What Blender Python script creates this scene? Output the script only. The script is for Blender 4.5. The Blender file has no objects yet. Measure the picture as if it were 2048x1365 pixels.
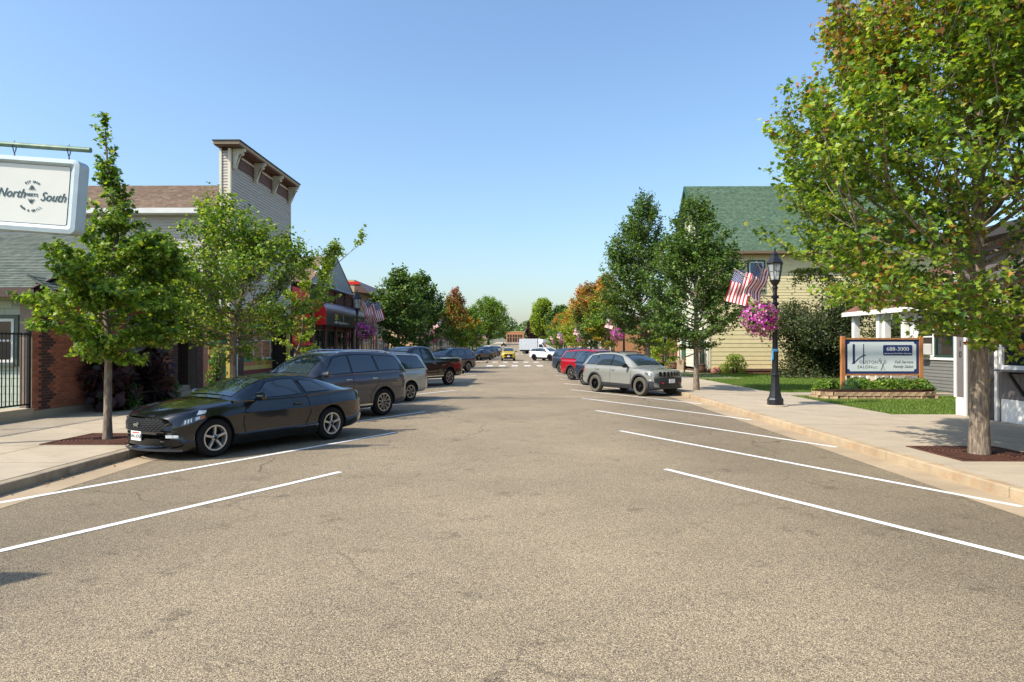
import bpy, bmesh, math, random
import numpy as np
from mathutils import Vector, Matrix

random.seed(11)
sc = bpy.context.scene
COL = sc.collection
R = math.radians

# ------------------------------------------------------------------ camera
cam_d = bpy.data.cameras.new('camera')
cam = bpy.data.objects.new('camera', cam_d)
COL.objects.link(cam)
cam_d.sensor_width = 36.0
cam_d.lens = 24.0
cam_d.clip_end = 4000
cam_d.clip_start = 0.05
cam.location = (0, 0, 2.0)
cam.rotation_euler = (R(90.36), 0, R(0.59))
sc.camera = cam

# ------------------------------------------------------------------ light
SUN_EL, SUN_AZ = 46.0, 26.0            # light travels towards +X, a little towards +Y
sx, sy = math.cos(R(SUN_AZ)), math.sin(R(SUN_AZ))
world = bpy.data.worlds.new('World')
sc.world = world
world.use_nodes = True
wn = world.node_tree
bg = wn.nodes['Background']
sky = wn.nodes.new('ShaderNodeTexSky')
sky.sky_type = 'NISHITA'
sky.sun_disc = False
sky.sun_elevation = R(SUN_EL)
sky.sun_rotation = math.atan2(-sx, -sy)
sky.altitude = 300
sky.air_density = 1.4
sky.dust_density = 2.1
sky.ozone_density = 6.0
wn.links.new(sky.outputs[0], bg.inputs[0])
bg.inputs[1].default_value = 0.120
sun_d = bpy.data.lights.new('sun', 'SUN')
sun_d.energy = 3.5
sun_d.angle = R(0.53)
sun_d.color = (1.0, 0.93, 0.82)
sun = bpy.data.objects.new('sun', sun_d)
COL.objects.link(sun)
ldir = Vector((sx * math.cos(R(SUN_EL)), sy * math.cos(R(SUN_EL)), -math.sin(R(SUN_EL))))
sun.rotation_euler = ldir.to_track_quat('-Z', 'Y').to_euler()
sun.location = (-30, -15, 40)
sc.view_settings.view_transform = 'Standard'
sc.view_settings.look = 'None'
sc.view_settings.exposure = 0.90
sc.view_settings.gamma = 1.0
sc.view_settings.use_curve_mapping = False
sc.cycles.max_bounces = 6
sc.cycles.diffuse_bounces = 3
sc.cycles.glossy_bounces = 3
sc.cycles.transmission_bounces = 4
sc.cycles.transparent_max_bounces = 8
sc.cycles.caustics_reflective = False
sc.cycles.caustics_refractive = False
sc.cycles.use_denoising = True


# ------------------------------------------------------------------ materials
def lin(c):
    return tuple(((v / 255) / 12.92 if v / 255 <= 0.04045 else ((v / 255 + 0.055) / 1.055) ** 2.4) for v in c)


MATS = {}


def nd(nt, typ, **kw):
    n = nt.nodes.new(typ)
    for k, v in kw.items():
        setattr(n, k, v)
    return n


def mat(name, col, rough=0.6, metal=0.0, var=0.0, vs=2.0, bump=0.0, bs=40.0, spec=0.5, coat=0.0, detail=4, obj_rand=0.0,
        isl_rand=0.0, dirt=None, dirt_s=1.0, dirt_amt=0.5, stretch=(1, 1, 1)):
    """Plain procedural surface: a base colour with noise variation, fine relief and optional blotches of dirt."""
    if name in MATS:
        return MATS[name]
    m = bpy.data.materials.new(name)
    m.use_nodes = True
    nt = m.node_tree
    b = nt.nodes['Principled BSDF']
    b.inputs['Roughness'].default_value = rough
    b.inputs['Metallic'].default_value = metal
    b.inputs['Specular IOR Level'].default_value = spec
    if coat:
        b.inputs['Coat Weight'].default_value = coat
        b.inputs['Coat Roughness'].default_value = 0.03
    c = lin(col) if max(col) > 1.0 else tuple(col)
    src = None
    L = nt.links.new
    if var or bump or dirt:
        tc = nd(nt, 'ShaderNodeTexCoord')
        mp = nd(nt, 'ShaderNodeMapping')
        mp.inputs['Scale'].default_value = stretch
        L(tc.outputs['Object'], mp.inputs[0])
    rgb = nd(nt, 'ShaderNodeRGB')
    rgb.outputs[0].default_value = (*c, 1)
    src = rgb.outputs[0]
    val = None
    if var:
        n = nd(nt, 'ShaderNodeTexNoise')
        n.inputs['Scale'].default_value = vs
        n.inputs['Detail'].default_value = detail
        L(mp.outputs[0], n.inputs['Vector'])
        mr = nd(nt, 'ShaderNodeMapRange')
        mr.inputs[1].default_value = 0.3
        mr.inputs[2].default_value = 0.7
        mr.inputs[3].default_value = 1 - var
        mr.inputs[4].default_value = 1 + var
        L(n.outputs[0], mr.inputs[0])
        val = mr.outputs[0]
    if obj_rand or isl_rand:
        if obj_rand:
            oi = nd(nt, 'ShaderNodeObjectInfo')
            o = oi.outputs['Random']
        else:
            gi = nd(nt, 'ShaderNodeNewGeometry')
            o = gi.outputs['Random Per Island']
        a = obj_rand or isl_rand
        mr = nd(nt, 'ShaderNodeMapRange')
        mr.inputs[3].default_value = 1 - a
        mr.inputs[4].default_value = 1 + a
        L(o, mr.inputs[0])
        if val is None:
            val = mr.outputs[0]
        else:
            mm = nd(nt, 'ShaderNodeMath', operation='MULTIPLY')
            L(val, mm.inputs[0])
            L(mr.outputs[0], mm.inputs[1])
            val = mm.outputs[0]
    if val is not None:
        vm = nd(nt, 'ShaderNodeVectorMath', operation='SCALE')
        L(src, vm.inputs[0])
        L(val, vm.inputs['Scale'])
        src = vm.outputs[0]
    if dirt:
        n = nd(nt, 'ShaderNodeTexNoise')
        n.inputs['Scale'].default_value = dirt_s
        n.inputs['Detail'].default_value = 6
        n.inputs['Roughness'].default_value = 0.7
        L(mp.outputs[0], n.inputs['Vector'])
        mr = nd(nt, 'ShaderNodeMapRange')
        mr.inputs[1].default_value = 0.48
        mr.inputs[2].default_value = 0.72
        mr.inputs[4].default_value = dirt_amt
        L(n.outputs[0], mr.inputs[0])
        mx = nd(nt, 'ShaderNodeMix', data_type='RGBA')
        L(mr.outputs[0], mx.inputs[0])
        L(src, mx.inputs[6])
        mx.inputs[7].default_value = (*lin(dirt), 1)
        src = mx.outputs[2]
    L(src, b.inputs['Base Color'])
    if bump:
        n = nd(nt, 'ShaderNodeTexNoise')
        n.inputs['Scale'].default_value = bs
        n.inputs['Detail'].default_value = 5
        L(mp.outputs[0], n.inputs['Vector'])
        bp = nd(nt, 'ShaderNodeBump')
        bp.inputs['Strength'].default_value = bump
        bp.inputs['Distance'].default_value = 0.02
        L(n.outputs[0], bp.inputs['Height'])
        L(bp.outputs[0], b.inputs['Normal'])
    MATS[name] = m
    return m


def leaf_mat(name, trans=0.42, rough=0.45):
    """Leaf: colour from the leaf's own attribute, light shining through from behind."""
    if name in MATS:
        return MATS[name]
    m = bpy.data.materials.new(name)
    m.use_nodes = True
    nt = m.node_tree
    b = nt.nodes['Principled BSDF']
    out = nt.nodes['Material Output']
    at = nd(nt, 'ShaderNodeAttribute', attribute_name='leaf_colour')
    b.inputs['Roughness'].default_value = rough
    b.inputs['Specular IOR Level'].default_value = 0.35
    nt.links.new(at.outputs['Color'], b.inputs['Base Color'])
    tr = nd(nt, 'ShaderNodeBsdfTranslucent')
    sc_ = nd(nt, 'ShaderNodeVectorMath', operation='MULTIPLY')
    sc_.inputs[1].default_value = (1.5, 1.45, 0.6)
    nt.links.new(at.outputs['Color'], sc_.inputs[0])
    nt.links.new(sc_.outputs[0], tr.inputs['Color'])
    mx = nd(nt, 'ShaderNodeMixShader')
    mx.inputs[0].default_value = trans
    nt.links.new(b.outputs[0], mx.inputs[1])
    nt.links.new(tr.outputs[0], mx.inputs[2])
    nt.links.new(mx.outputs[0], out.inputs['Surface'])
    MATS[name] = m
    return m


def glass_clear(name='lantern_glass'):
    if name in MATS:
        return MATS[name]
    m = bpy.data.materials.new(name)
    m.use_nodes = True
    nt = m.node_tree
    out = nt.nodes['Material Output']
    b = nt.nodes['Principled BSDF']
    b.inputs['Base Color'].default_value = (0.6, 0.66, 0.68, 1)
    b.inputs['Roughness'].default_value = 0.05
    t = nd(nt, 'ShaderNodeBsdfTransparent')
    mx = nd(nt, 'ShaderNodeMixShader')
    mx.inputs[0].default_value = 0.35
    nt.links.new(t.outputs[0], mx.inputs[1])
    nt.links.new(b.outputs[0], mx.inputs[2])
    nt.links.new(mx.outputs[0], out.inputs['Surface'])
    MATS[name] = m
    return m


# ------------------------------------------------------------------ mesh building
class MB:
    def __init__(s):
        s.v, s.f, s.m, s.k = [], [], [], 0

    def add(s, vs, fs):
        n = len(s.v)
        s.v += [tuple(p) for p in vs]
        for f in fs:
            s.f.append(tuple(i + n for i in f))
            s.m.append(s.k)
        return s

    def box(s, x0, y0, z0, x1, y1, z1):
        x0, x1 = min(x0, x1), max(x0, x1)
        y0, y1 = min(y0, y1), max(y0, y1)
        z0, z1 = min(z0, z1), max(z0, z1)
        return s.add([(x0, y0, z0), (x1, y0, z0), (x1, y1, z0), (x0, y1, z0), (x0, y0, z1), (x1, y0, z1), (x1, y1, z1), (x0, y1, z1)],
                     [(3, 2, 1, 0), (4, 5, 6, 7), (0, 1, 5, 4), (1, 2, 6, 5), (2, 3, 7, 6), (3, 0, 4, 7)])

    def beam(s, p0, p1, w, h, up=(0, 0, 1)):
        p0, p1 = Vector(p0), Vector(p1)
        d = (p1 - p0).normalized()
        u = Vector(up)
        if abs(d.dot(u)) > 0.98:
            u = Vector((0, 1, 0))
        r = d.cross(u).normalized()
        u = r.cross(d).normalized()
        vs = []
        for p in (p0, p1):
            for a, b in ((-1, -1), (1, -1), (1, 1), (-1, 1)):
                vs.append(p + r * a * w / 2 + u * b * h / 2)
        return s.add(vs, [(0, 1, 2, 3), (7, 6, 5, 4), (0, 4, 5, 1), (1, 5, 6, 2), (2, 6, 7, 3), (3, 7, 4, 0)])

    def tube(s, pts, rad, n=8):
        pts = [Vector(p) for p in pts]
        if not hasattr(rad, '__len__'):
            rad = [rad] * len(pts)
        vs, fs = [], []
        for i, p in enumerate(pts):
            d = (pts[min(i + 1, len(pts) - 1)] - pts[max(i - 1, 0)]).normalized()
            u = Vector((0, 0, 1)) if abs(d.z) < 0.95 else Vector((0, 1, 0))
            r = d.cross(u).normalized()
            u = r.cross(d)
            for k in range(n):
                a = 2 * math.pi * k / n
                vs.append(p + (r * math.cos(a) + u * math.sin(a)) * rad[i])
        for i in range(len(pts) - 1):
            for k in range(n):
                a, b = i * n + k, i * n + (k + 1) % n
                fs.append((a, b, b + n, a + n))
        fs.append(tuple(range(n - 1, -1, -1)))
        fs.append(tuple((len(pts) - 1) * n + k for k in range(n)))
        return s.add(vs, fs)

    def lathe(s, prof, n=16, c=(0, 0, 0), axis='z', a0=0.0):
        vs, fs = [], []
        for r, h in prof:
            for k in range(n):
                a = a0 + 2 * math.pi * k / n
                if axis == 'z':
                    vs.append((c[0] + r * math.cos(a), c[1] + r * math.sin(a), c[2] + h))
                else:
                    vs.append((c[0] + r * math.cos(a), c[1] + h, c[2] + r * math.sin(a)))
        for i in range(len(prof) - 1):
            for k in range(n):
                a, b = i * n + k, i * n + (k + 1) % n
                fs.append((a, b, b + n, a + n) if axis == 'z' else (b, a, a + n, b + n))
        fs.append(tuple(range(n - 1, -1, -1)) if axis == 'z' else tuple(range(n)))
        e = [(len(prof) - 1) * n + k for k in range(n)]
        fs.append(tuple(e) if axis == 'z' else tuple(e[::-1]))
        return s.add(vs, fs)

    def prism(s, poly, axis, a0, a1):
        """poly: 2-D outline, extruded along an axis. x: (y,z)  y: (x,z)  z: (x,y)."""
        def P(p, a):
            return {'x': (a, p[0], p[1]), 'y': (p[0], a, p[1]), 'z': (p[0], p[1], a)}[axis]
        n = len(poly)
        vs = [P(p, a0) for p in poly] + [P(p, a1) for p in poly]
        fs = [tuple(range(n)), tuple(range(2 * n - 1, n - 1, -1))]
        for i in range(n):
            j = (i + 1) % n
            fs.append((i, i + n, j + n, j))
        return s.add(vs, fs)

    def grid(s, fn, nu, nv):
        vs = [fn(i / nu, j / nv) for i in range(nu + 1) for j in range(nv + 1)]
        fs = []
        for i in range(nu):
            for j in range(nv):
                a = i * (nv + 1) + j
                fs.append((a, a + nv + 1, a + nv + 2, a + 1))
        return s.add(vs, fs)

    def poly(s, pts):
        return s.add(pts, [tuple(range(len(pts)))])

    def mesh(s, name, mats, smooth=False, fix=True):
        me = bpy.data.meshes.new(name)
        me.from_pydata([tuple(p) for p in s.v], [], s.f)
        for m_ in (mats if isinstance(mats, (list, tuple)) else [mats]):
            me.materials.append(m_)
        me.polygons.foreach_set('material_index', s.m)
        if fix:
            bm = bmesh.new()
            bm.from_mesh(me)
            bmesh.ops.recalc_face_normals(bm, faces=bm.faces)
            bm.to_mesh(me)
            bm.free()
        if smooth:
            me.polygons.foreach_set('use_smooth', [True] * len(me.polygons))
            me.set_sharp_from_angle(angle=R(38))
        return me

    def build(s, name, mats, parent=None, smooth=False, loc=None, rotz=0.0, bevel=0.0, fix=True):
        o = bpy.data.objects.new(name, s.mesh(name, mats, smooth, fix))
        COL.objects.link(o)
        if loc:
            o.location = loc
        o.rotation_euler[2] = rotz
        if parent:
            o.parent = parent
        if bevel:
            md = o.modifiers.new('bevel', 'BEVEL')
            md.width = bevel
            md.segments = 2
            md.limit_method = 'ANGLE'
            md.angle_limit = R(50)
        return o


def inst(name, me, parent=None, loc=(0, 0, 0), rot=(0, 0, 0), scale=(1, 1, 1)):
    o = bpy.data.objects.new(name, me)
    COL.objects.link(o)
    o.location = loc
    o.rotation_euler = rot
    o.scale = scale
    if parent:
        o.parent = parent
    return o


def empty(name, loc=(0, 0, 0), rotz=0.0, parent=None):
    o = bpy.data.objects.new(name, None)
    COL.objects.link(o)
    o.location = loc
    o.rotation_euler[2] = rotz
    o.empty_display_size = 0.2
    if parent:
        o.parent = parent
    return o


def tag(o, label=None, cat=None, group=None, kind=None):
    if label:
        o['label'] = label
    if cat:
        o['category'] = cat
    if group:
        o['group'] = group
    if kind:
        o['kind'] = kind
    return o


def thing(name, label, cat, loc=(0, 0, 0), rotz=0.0, group=None):
    return tag(empty(name, loc, rotz), label, cat, group)


def copy_tree(o, parent=None):
    c = o.copy()
    COL.objects.link(c)
    c.parent = parent
    for ch in list(o.children):
        copy_tree(ch, c)
    return c


def text(name, body, size, m, parent, loc, rot, shear=0.0, align='CENTER', ext=0.003, sx_=1.0, spacing=1.0):
    cu = bpy.data.curves.new(name, 'FONT')
    cu.body = body
    cu.size = size
    cu.align_x = align
    cu.align_y = 'CENTER'
    cu.shear = shear
    cu.extrude = ext
    cu.space_character = spacing
    cu.resolution_u = 3
    tmp = bpy.data.objects.new(name + '_tmp', cu)
    COL.objects.link(tmp)
    bpy.context.view_layer.update()
    dg = bpy.context.evaluated_depsgraph_get()
    me = bpy.data.meshes.new_from_object(tmp.evaluated_get(dg))
    bpy.data.objects.remove(tmp)
    me.materials.clear()
    me.materials.append(m)
    o = inst(name, me, parent, loc, rot, (sx_, 1, 1))
    return o


def fast_mesh(name, V, F, mats, colour=None, smooth=False):
    """numpy vertices (n,3) and a list of equal-length face index arrays -> mesh."""
    me = bpy.data.meshes.new(name)
    V = np.asarray(V, dtype=np.float32)
    me.vertices.add(len(V))
    me.vertices.foreach_set('co', V.ravel())
    loops = np.concatenate([f.ravel() for f in F]).astype(np.int32)
    counts = np.concatenate([np.full(len(f), f.shape[1], dtype=np.int32) for f in F])
    me.loops.add(len(loops))
    me.loops.foreach_set('vertex_index', loops)
    me.polygons.add(len(counts))
    starts = np.concatenate([[0], np.cumsum(counts)[:-1]]).astype(np.int32)
    me.polygons.foreach_set('loop_start', starts)
    for m_ in (mats if isinstance(mats, (list, tuple)) else [mats]):
        me.materials.append(m_)
    if colour is not None:
        a = me.attributes.new('leaf_colour', 'FLOAT_COLOR', 'POINT')
        a.data.foreach_set('color', np.asarray(colour, dtype=np.float32).ravel())
    me.update(calc_edges=True)
    if smooth:
        me.polygons.foreach_set('use_smooth', [True] * len(me.polygons))
    return me


def gz(y):
    """Height of the ground: level, then a gentle rise far down the street."""
    if y < 170:
        return 0.0
    t = min((y - 170) / 230.0, 1.0)
    return 3.9 * t * t * (3 - 2 * t) * 0.55 + 3.9 * 0.45 * t + max(0, y - 400) * 0.004

# ================================================================== GROUND, ROAD, PAVEMENTS
def road_material():
    m = bpy.data.materials.new('chip_seal_asphalt')
    m.use_nodes = True
    nt = m.node_tree
    L = nt.links.new
    b = nt.nodes['Principled BSDF']
    tc = nd(nt, 'ShaderNodeTexCoord')
    vo = nd(nt, 'ShaderNodeTexVoronoi')
    vo.inputs['Scale'].default_value = 155
    L(tc.outputs['Object'], vo.inputs['Vector'])
    sep = nd(nt, 'ShaderNodeSeparateColor')
    L(vo.outputs['Color'], sep.inputs[0])
    cr = nd(nt, 'ShaderNodeValToRGB')
    cr.color_ramp.elements[0].color = (*lin((84, 76, 70)), 1)
    cr.color_ramp.elements[1].color = (*lin((216, 198, 162)), 1)
    e = cr.color_ramp.elements.new(0.45)
    e.color = (*lin((144, 129, 105)), 1)
    e = cr.color_ramp.elements.new(0.8)
    e.color = (*lin((176, 158, 127)), 1)
    L(sep.outputs[0], cr.inputs[0])
    # gaps between the chips
    gap = nd(nt, 'ShaderNodeMapRange')
    gap.inputs[1].default_value = 0.35
    gap.inputs[2].default_value = 0.75
    gap.inputs[3].default_value = 1.0
    gap.inputs[4].default_value = 0.62
    L(vo.outputs['Distance'], gap.inputs[0])
    # broad wear: paler wheel-worn band and darker blotches
    n1 = nd(nt, 'ShaderNodeTexNoise')
    n1.inputs['Scale'].default_value = 0.22
    n1.inputs['Detail'].default_value = 8
    n1.inputs['Roughness'].default_value = 0.65
    L(tc.outputs['Object'], n1.inputs['Vector'])
    w = nd(nt, 'ShaderNodeMapRange')
    w.inputs[1].default_value = 0.3
    w.inputs[2].default_value = 0.7
    w.inputs[3].default_value = 0.74
    w.inputs[4].default_value = 1.16
    L(n1.outputs[0], w.inputs[0])
    n2 = nd(nt, 'ShaderNodeTexNoise')
    n2.inputs['Scale'].default_value = 1.7
    n2.inputs['Detail'].default_value = 7
    n2.inputs['Roughness'].default_value = 0.75
    L(tc.outputs['Object'], n2.inputs['Vector'])
    st = nd(nt, 'ShaderNodeMapRange')
    st.inputs[1].default_value = 0.57
    st.inputs[2].default_value = 0.70
    st.inputs[3].default_value = 1.0
    st.inputs[4].default_value = 0.50
    L(n2.outputs[0], st.inputs[0])
    a = nd(nt, 'ShaderNodeMath', operation='MULTIPLY')
    L(gap.outputs[0], a.inputs[0])
    L(w.outputs[0], a.inputs[1])
    a2 = nd(nt, 'ShaderNodeMath', operation='MULTIPLY')
    L(a.outputs[0], a2.inputs[0])
    L(st.outputs[0], a2.inputs[1])
    sp = nd(nt, 'ShaderNodeSeparateXYZ')
    L(tc.outputs['Object'], sp.inputs[0])
    # parking bays along both kerbs carry more tyre dirt and oil
    ab = nd(nt, 'ShaderNodeMath', operation='ABSOLUTE')
    ad = nd(nt, 'ShaderNodeMath', operation='ADD')
    ad.inputs[1].default_value = 0.25
    L(sp.outputs[0], ad.inputs[0])
    L(ad.outputs[0], ab.inputs[0])
    lane = nd(nt, 'ShaderNodeMapRange')
    lane.interpolation_type = 'SMOOTHSTEP'
    lane.inputs[1].default_value = 2.0
    lane.inputs[2].default_value = 5.0
    lane.inputs[3].default_value = 1.06
    lane.inputs[4].default_value = 0.80
    L(ab.outputs[0], lane.inputs[0])
    a3 = nd(nt, 'ShaderNodeMath', operation='MULTIPLY')
    L(a2.outputs[0], a3.inputs[0])
    L(lane.outputs[0], a3.inputs[1])
    vm = nd(nt, 'ShaderNodeVectorMath', operation='SCALE')
    L(cr.outputs[0], vm.inputs[0])
    L(a3.outputs[0], vm.inputs['Scale'])
    # hairline cracks wandering through the surface, here and there
    wz = nd(nt, 'ShaderNodeTexNoise')
    wz.inputs['Scale'].default_value = 0.9
    wz.inputs['Detail'].default_value = 6
    L(tc.outputs['Object'], wz.inputs['Vector'])
    wa = nd(nt, 'ShaderNodeVectorMath', operation='MULTIPLY_ADD')
    wa.inputs[1].default_value = (1.3, 1.3, 0)
    L(wz.outputs['Color'], wa.inputs[0])
    L(tc.outputs['Object'], wa.inputs[2])
    vc = nd(nt, 'ShaderNodeTexVoronoi', feature='DISTANCE_TO_EDGE')
    vc.inputs['Scale'].default_value = 0.16
    L(wa.outputs[0], vc.inputs['Vector'])
    ck = nd(nt, 'ShaderNodeMapRange')
    ck.inputs[1].default_value = 0.0015
    ck.inputs[2].default_value = 0.004
    ck.inputs[3].default_value = 0.45
    ck.inputs[4].default_value = 1.0
    L(vc.outputs['Distance'], ck.inputs[0])
    msk = nd(nt, 'ShaderNodeMapRange')
    msk.inputs[1].default_value = 0.46
    msk.inputs[2].default_value = 0.58
    L(n1.outputs[0], msk.inputs[0])
    cmx = nd(nt, 'ShaderNodeMix')
    cmx.inputs[2].default_value = 1.0
    L(msk.outputs[0], cmx.inputs[0])
    L(ck.outputs[0], cmx.inputs[3])
    vm2 = nd(nt, 'ShaderNodeVectorMath', operation='SCALE')
    L(vm.outputs[0], vm2.inputs[0])
    L(cmx.outputs[0], vm2.inputs['Scale'])
    L(vm2.outputs[0], b.inputs['Base Color'])
    b.inputs['Roughness'].default_value = 0.85
    b.inputs['Specular IOR Level'].default_value = 0.25
    bp = nd(nt, 'ShaderNodeBump')
    bp.inputs['Strength'].default_value = 0.55
    bp.inputs['Distance'].default_value = 0.006
    bp.invert = True
    L(vo.outputs['Distance'], bp.inputs['Height'])
    L(bp.outputs[0], b.inputs['Normal'])
    return m


M_ROAD = road_material()
M_CONC = mat('sidewalk_concrete', (172, 158, 136), 0.85, var=0.10, vs=1.3, bump=0.25, bs=90, obj_rand=0.05, dirt=(140, 122, 96), dirt_s=1.1, dirt_amt=0.5, spec=0.25)
M_CONC2 = mat('plain_concrete', (172, 158, 136), 0.85, var=0.12, vs=0.8, bump=0.25, bs=80, spec=0.25)
M_GUTTER = mat('gutter_concrete', (166, 147, 120), 0.85, var=0.12, vs=1.1, bump=0.2, bs=70, dirt=(132, 112, 88), dirt_s=0.9, dirt_amt=0.4, spec=0.25)
M_KERB = mat('kerb_concrete', (172, 154, 126), 0.85, var=0.16, vs=3.0, bump=0.5, bs=35, dirt=(170, 116, 70), dirt_s=3.2, dirt_amt=0.6, obj_rand=0.05, spec=0.2)
M_KERB2 = mat('kerb_concrete_weathered', (160, 146, 124), 0.85, var=0.16, vs=3.0, bump=0.6, bs=35, dirt=(92, 80, 66), dirt_s=2.4, dirt_amt=0.7, obj_rand=0.05, spec=0.2)
M_PAINT = mat('road_paint_white', (232, 230, 224), 0.6, var=0.05, vs=6, dirt=(160, 148, 128), dirt_s=11.0, dirt_amt=0.6, bump=0.2, bs=120)
M_SOIL = mat('soil_dark', (60, 46, 36), 0.95, var=0.3, vs=8, bump=0.6, bs=60, spec=0.1)
M_TURF = mat('turf_ground', (74, 88, 36), 0.95, var=0.3, vs=5, bump=0.4, bs=60, spec=0.1)

ys = sorted(set([-40, 0, 20, 60, 100, 140] + list(range(170, 420, 10)) + [450, 520, 600, 700, 900, 1400, 2500]))


def strip(name, x0, x1, dz, m, y0=-40, y1=2500, kind='structure'):
    b = MB()
    yy = [y0] + [y for y in ys if y0 < y < y1] + [y1]
    for a, c in zip(yy[:-1], yy[1:]):
        b.poly([(x0, a, gz(a) + dz), (x1, a, gz(a) + dz), (x1, c, gz(c) + dz), (x0, c, gz(c) + dz)])
    o = b.build(name, m, fix=False)
    o['kind'] = kind
    return o


strip('ground', -1500, 1500, -0.06, mat('far_turf', (86, 92, 50), 0.95, var=0.25, vs=0.08, spec=0.1))
strip('road', -6.9, 6.4, 0.0, M_ROAD, -40, 420)
for (a, c) in ((67.0, 80.0), (152.0, 166.0)):
    strip('side_road', -120, 120, -0.006, M_ROAD, a, c)
GAPS = [(-40, 66.0), (81.0, 151.0), (167.0, 385.0)]
for (a, c) in GAPS:
    strip('gutter', -6.9, -6.34, 0.004, M_GUTTER, a, c)
    strip('gutter', 5.86, 6.4, 0.004, M_GUTTER, a, c)

# kerbs: cast lengths laid end to end
for side, x0, x1, mk in (('left', -7.08, -6.9, M_KERB2), ('right', 6.4, 6.58, M_KERB)):
    k = empty('kerb')
    k['kind'] = 'structure'
    me = MB().box(x0, 0.008, -0.05, x1, 2.992, 0.15).mesh('kerb_stone', mk)
    y = -9.0
    while y < 66:
        o = inst('kerb_stone', me, k, (0, y, random.uniform(-0.004, 0.004)))
        md = o.modifiers.new('bevel', 'BEVEL')
        md.width = 0.02
        md.segments = 2
        y += 3.0
    for a, c in ((81, 151), (167, 385)):
        yy = [a] + [q for q in ys if a < q < c] + [c]
        b = MB()
        for p, q in zip(yy[:-1], yy[1:]):
            b.add([(x0, p, gz(p) - .05), (x1, p, gz(p) - .05), (x1, q, gz(q) - .05), (x0, q, gz(q) - .05),
                   (x0, p, gz(p) + .15), (x1, p, gz(p) + .15), (x1, q, gz(q) + .15), (x0, q, gz(q) + .15)],
                  [(4, 5, 6, 7), (0, 1, 5, 4), (1, 2, 6, 5), (2, 3, 7, 6), (3, 0, 4, 7)])
        b.build('kerb_run', mk, k)

# pavements: separate concrete slabs near by, plain strips beyond the crossing
slab_cache = {}


def slabs(x0, x1, n, y0, y1, dy, walk):
    w = (x1 - x0) / n
    key = (round(w, 3), dy)
    if key not in slab_cache:
        slab_cache[key] = MB().box(0.012, 0.012, -0.11, w - 0.012, dy - 0.012, 0.0).mesh('slab', M_CONC)
    y = y0
    while y + dy <= y1 + 0.01:
        for i in range(n):
            inst('slab', slab_cache[key], walk, (x0 + i * w, y, 0.15 + random.uniform(-0.002, 0.002)))
        y += dy


for nm, x0, x1 in (('left', -12.3, -7.08), ('right', 6.58, 10.0)):
    wk = empty('sidewalk')
    wk['kind'] = 'structure'
    b = MB().box(x0, -9, -0.04, x1, 66, 0.135)
    b.build('bedding', mat('joint_dirt', (84, 72, 56), 0.95, var=0.2, vs=5, spec=0.1), wk)
    slabs(x0, x1, 3 if nm == 'left' else 2, 1.8, 66, 1.783, wk)
    if nm == 'right':
        MB().box(10.0, -9, -0.04, 11.72, 18.4, 0.135).build('bedding', MATS['joint_dirt'], wk)
        slabs(10.0, 11.7, 1, 4.15, 18.45, 1.783, wk)
        # front walk to the house and apron before the yellow house
        MB().box(10.004, 25.3, 0.0, 16.6, 26.7, 0.165).build('front_walk', M_CONC2, wk)
        MB().box(10.004, 38.2, 0.0, 12.6, 66, 0.148).build('apron', M_CONC2, wk)
for (a, c) in ((81, 151), (167, 385)):
    strip('sidewalk', -12.3, -7.08, 0.148, M_CONC2, a, c)
    strip('sidewalk', 6.58, 12.0, 0.148, M_CONC2, a, c)
tag(MB().box(-6.9, 76.5, 0, -3.7, 81.0, 0.15).build('kerb_extension', M_KERB2, bevel=0.02), kind='structure')

# painted bay lines and dashed crossing lines
dash_me = MB().box(-0.3, -1.2, 0, 0.3, 1.2, 0.004).mesh('paint_dash', M_PAINT)


def stall(x, y, dx, dy, ln, wid=0.11):
    d = Vector((dx, dy, 0)).normalized()
    n = Vector((-d.y, d.x, 0)) * wid / 2
    p = Vector((x, y, 0))
    q = p + d * ln
    b = MB()
    k = 12
    for i in range(k):
        a = p.lerp(q, i / k)
        c = p.lerp(q, (i + 1) / k)
        b.poly([(v.x, v.y, gz(v.y) + 0.006) for v in (a - n, c - n, c + n, a + n)])
    o = b.build('bay_line', M_PAINT, fix=False)
    o['kind'] = 'structure'


for k in range(10):
    stall(2.36, 11.05 + 4.93 * k, 0.46, -0.888, 8.4 if k else 9.2)
    stall(-2.82, 10.75 + 4.9 * k, -0.47, -0.88, 8.5 if k else 9.4)
for k in range(11):
    stall(2.4, 96 + 4.93 * k, 0.46, -0.888, 7.4)
    stall(-2.85, 96 + 4.93 * k, -0.47, -0.88, 7.4)
for yy_ in (66.3, 80.6, 151.0, 166.5):
    cw = empty('crossing_line')
    cw['kind'] = 'structure'
    for i in range(5 if yy_ < 100 else 7):
        inst('paint_dash', dash_me, cw, (-2.85 + 1.22 * i, yy_, gz(yy_) + 0.006))

# lawn beside the right-hand pavement
lawn = tag(MB().box(10.0, 26.7, -0.05, 30, 46.2, 0.14).box(10.0, 18.4, -0.05, 30, 25.3, 0.14).build('lawn', M_TURF), kind='structure')
rng = np.random.default_rng(5)


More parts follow.
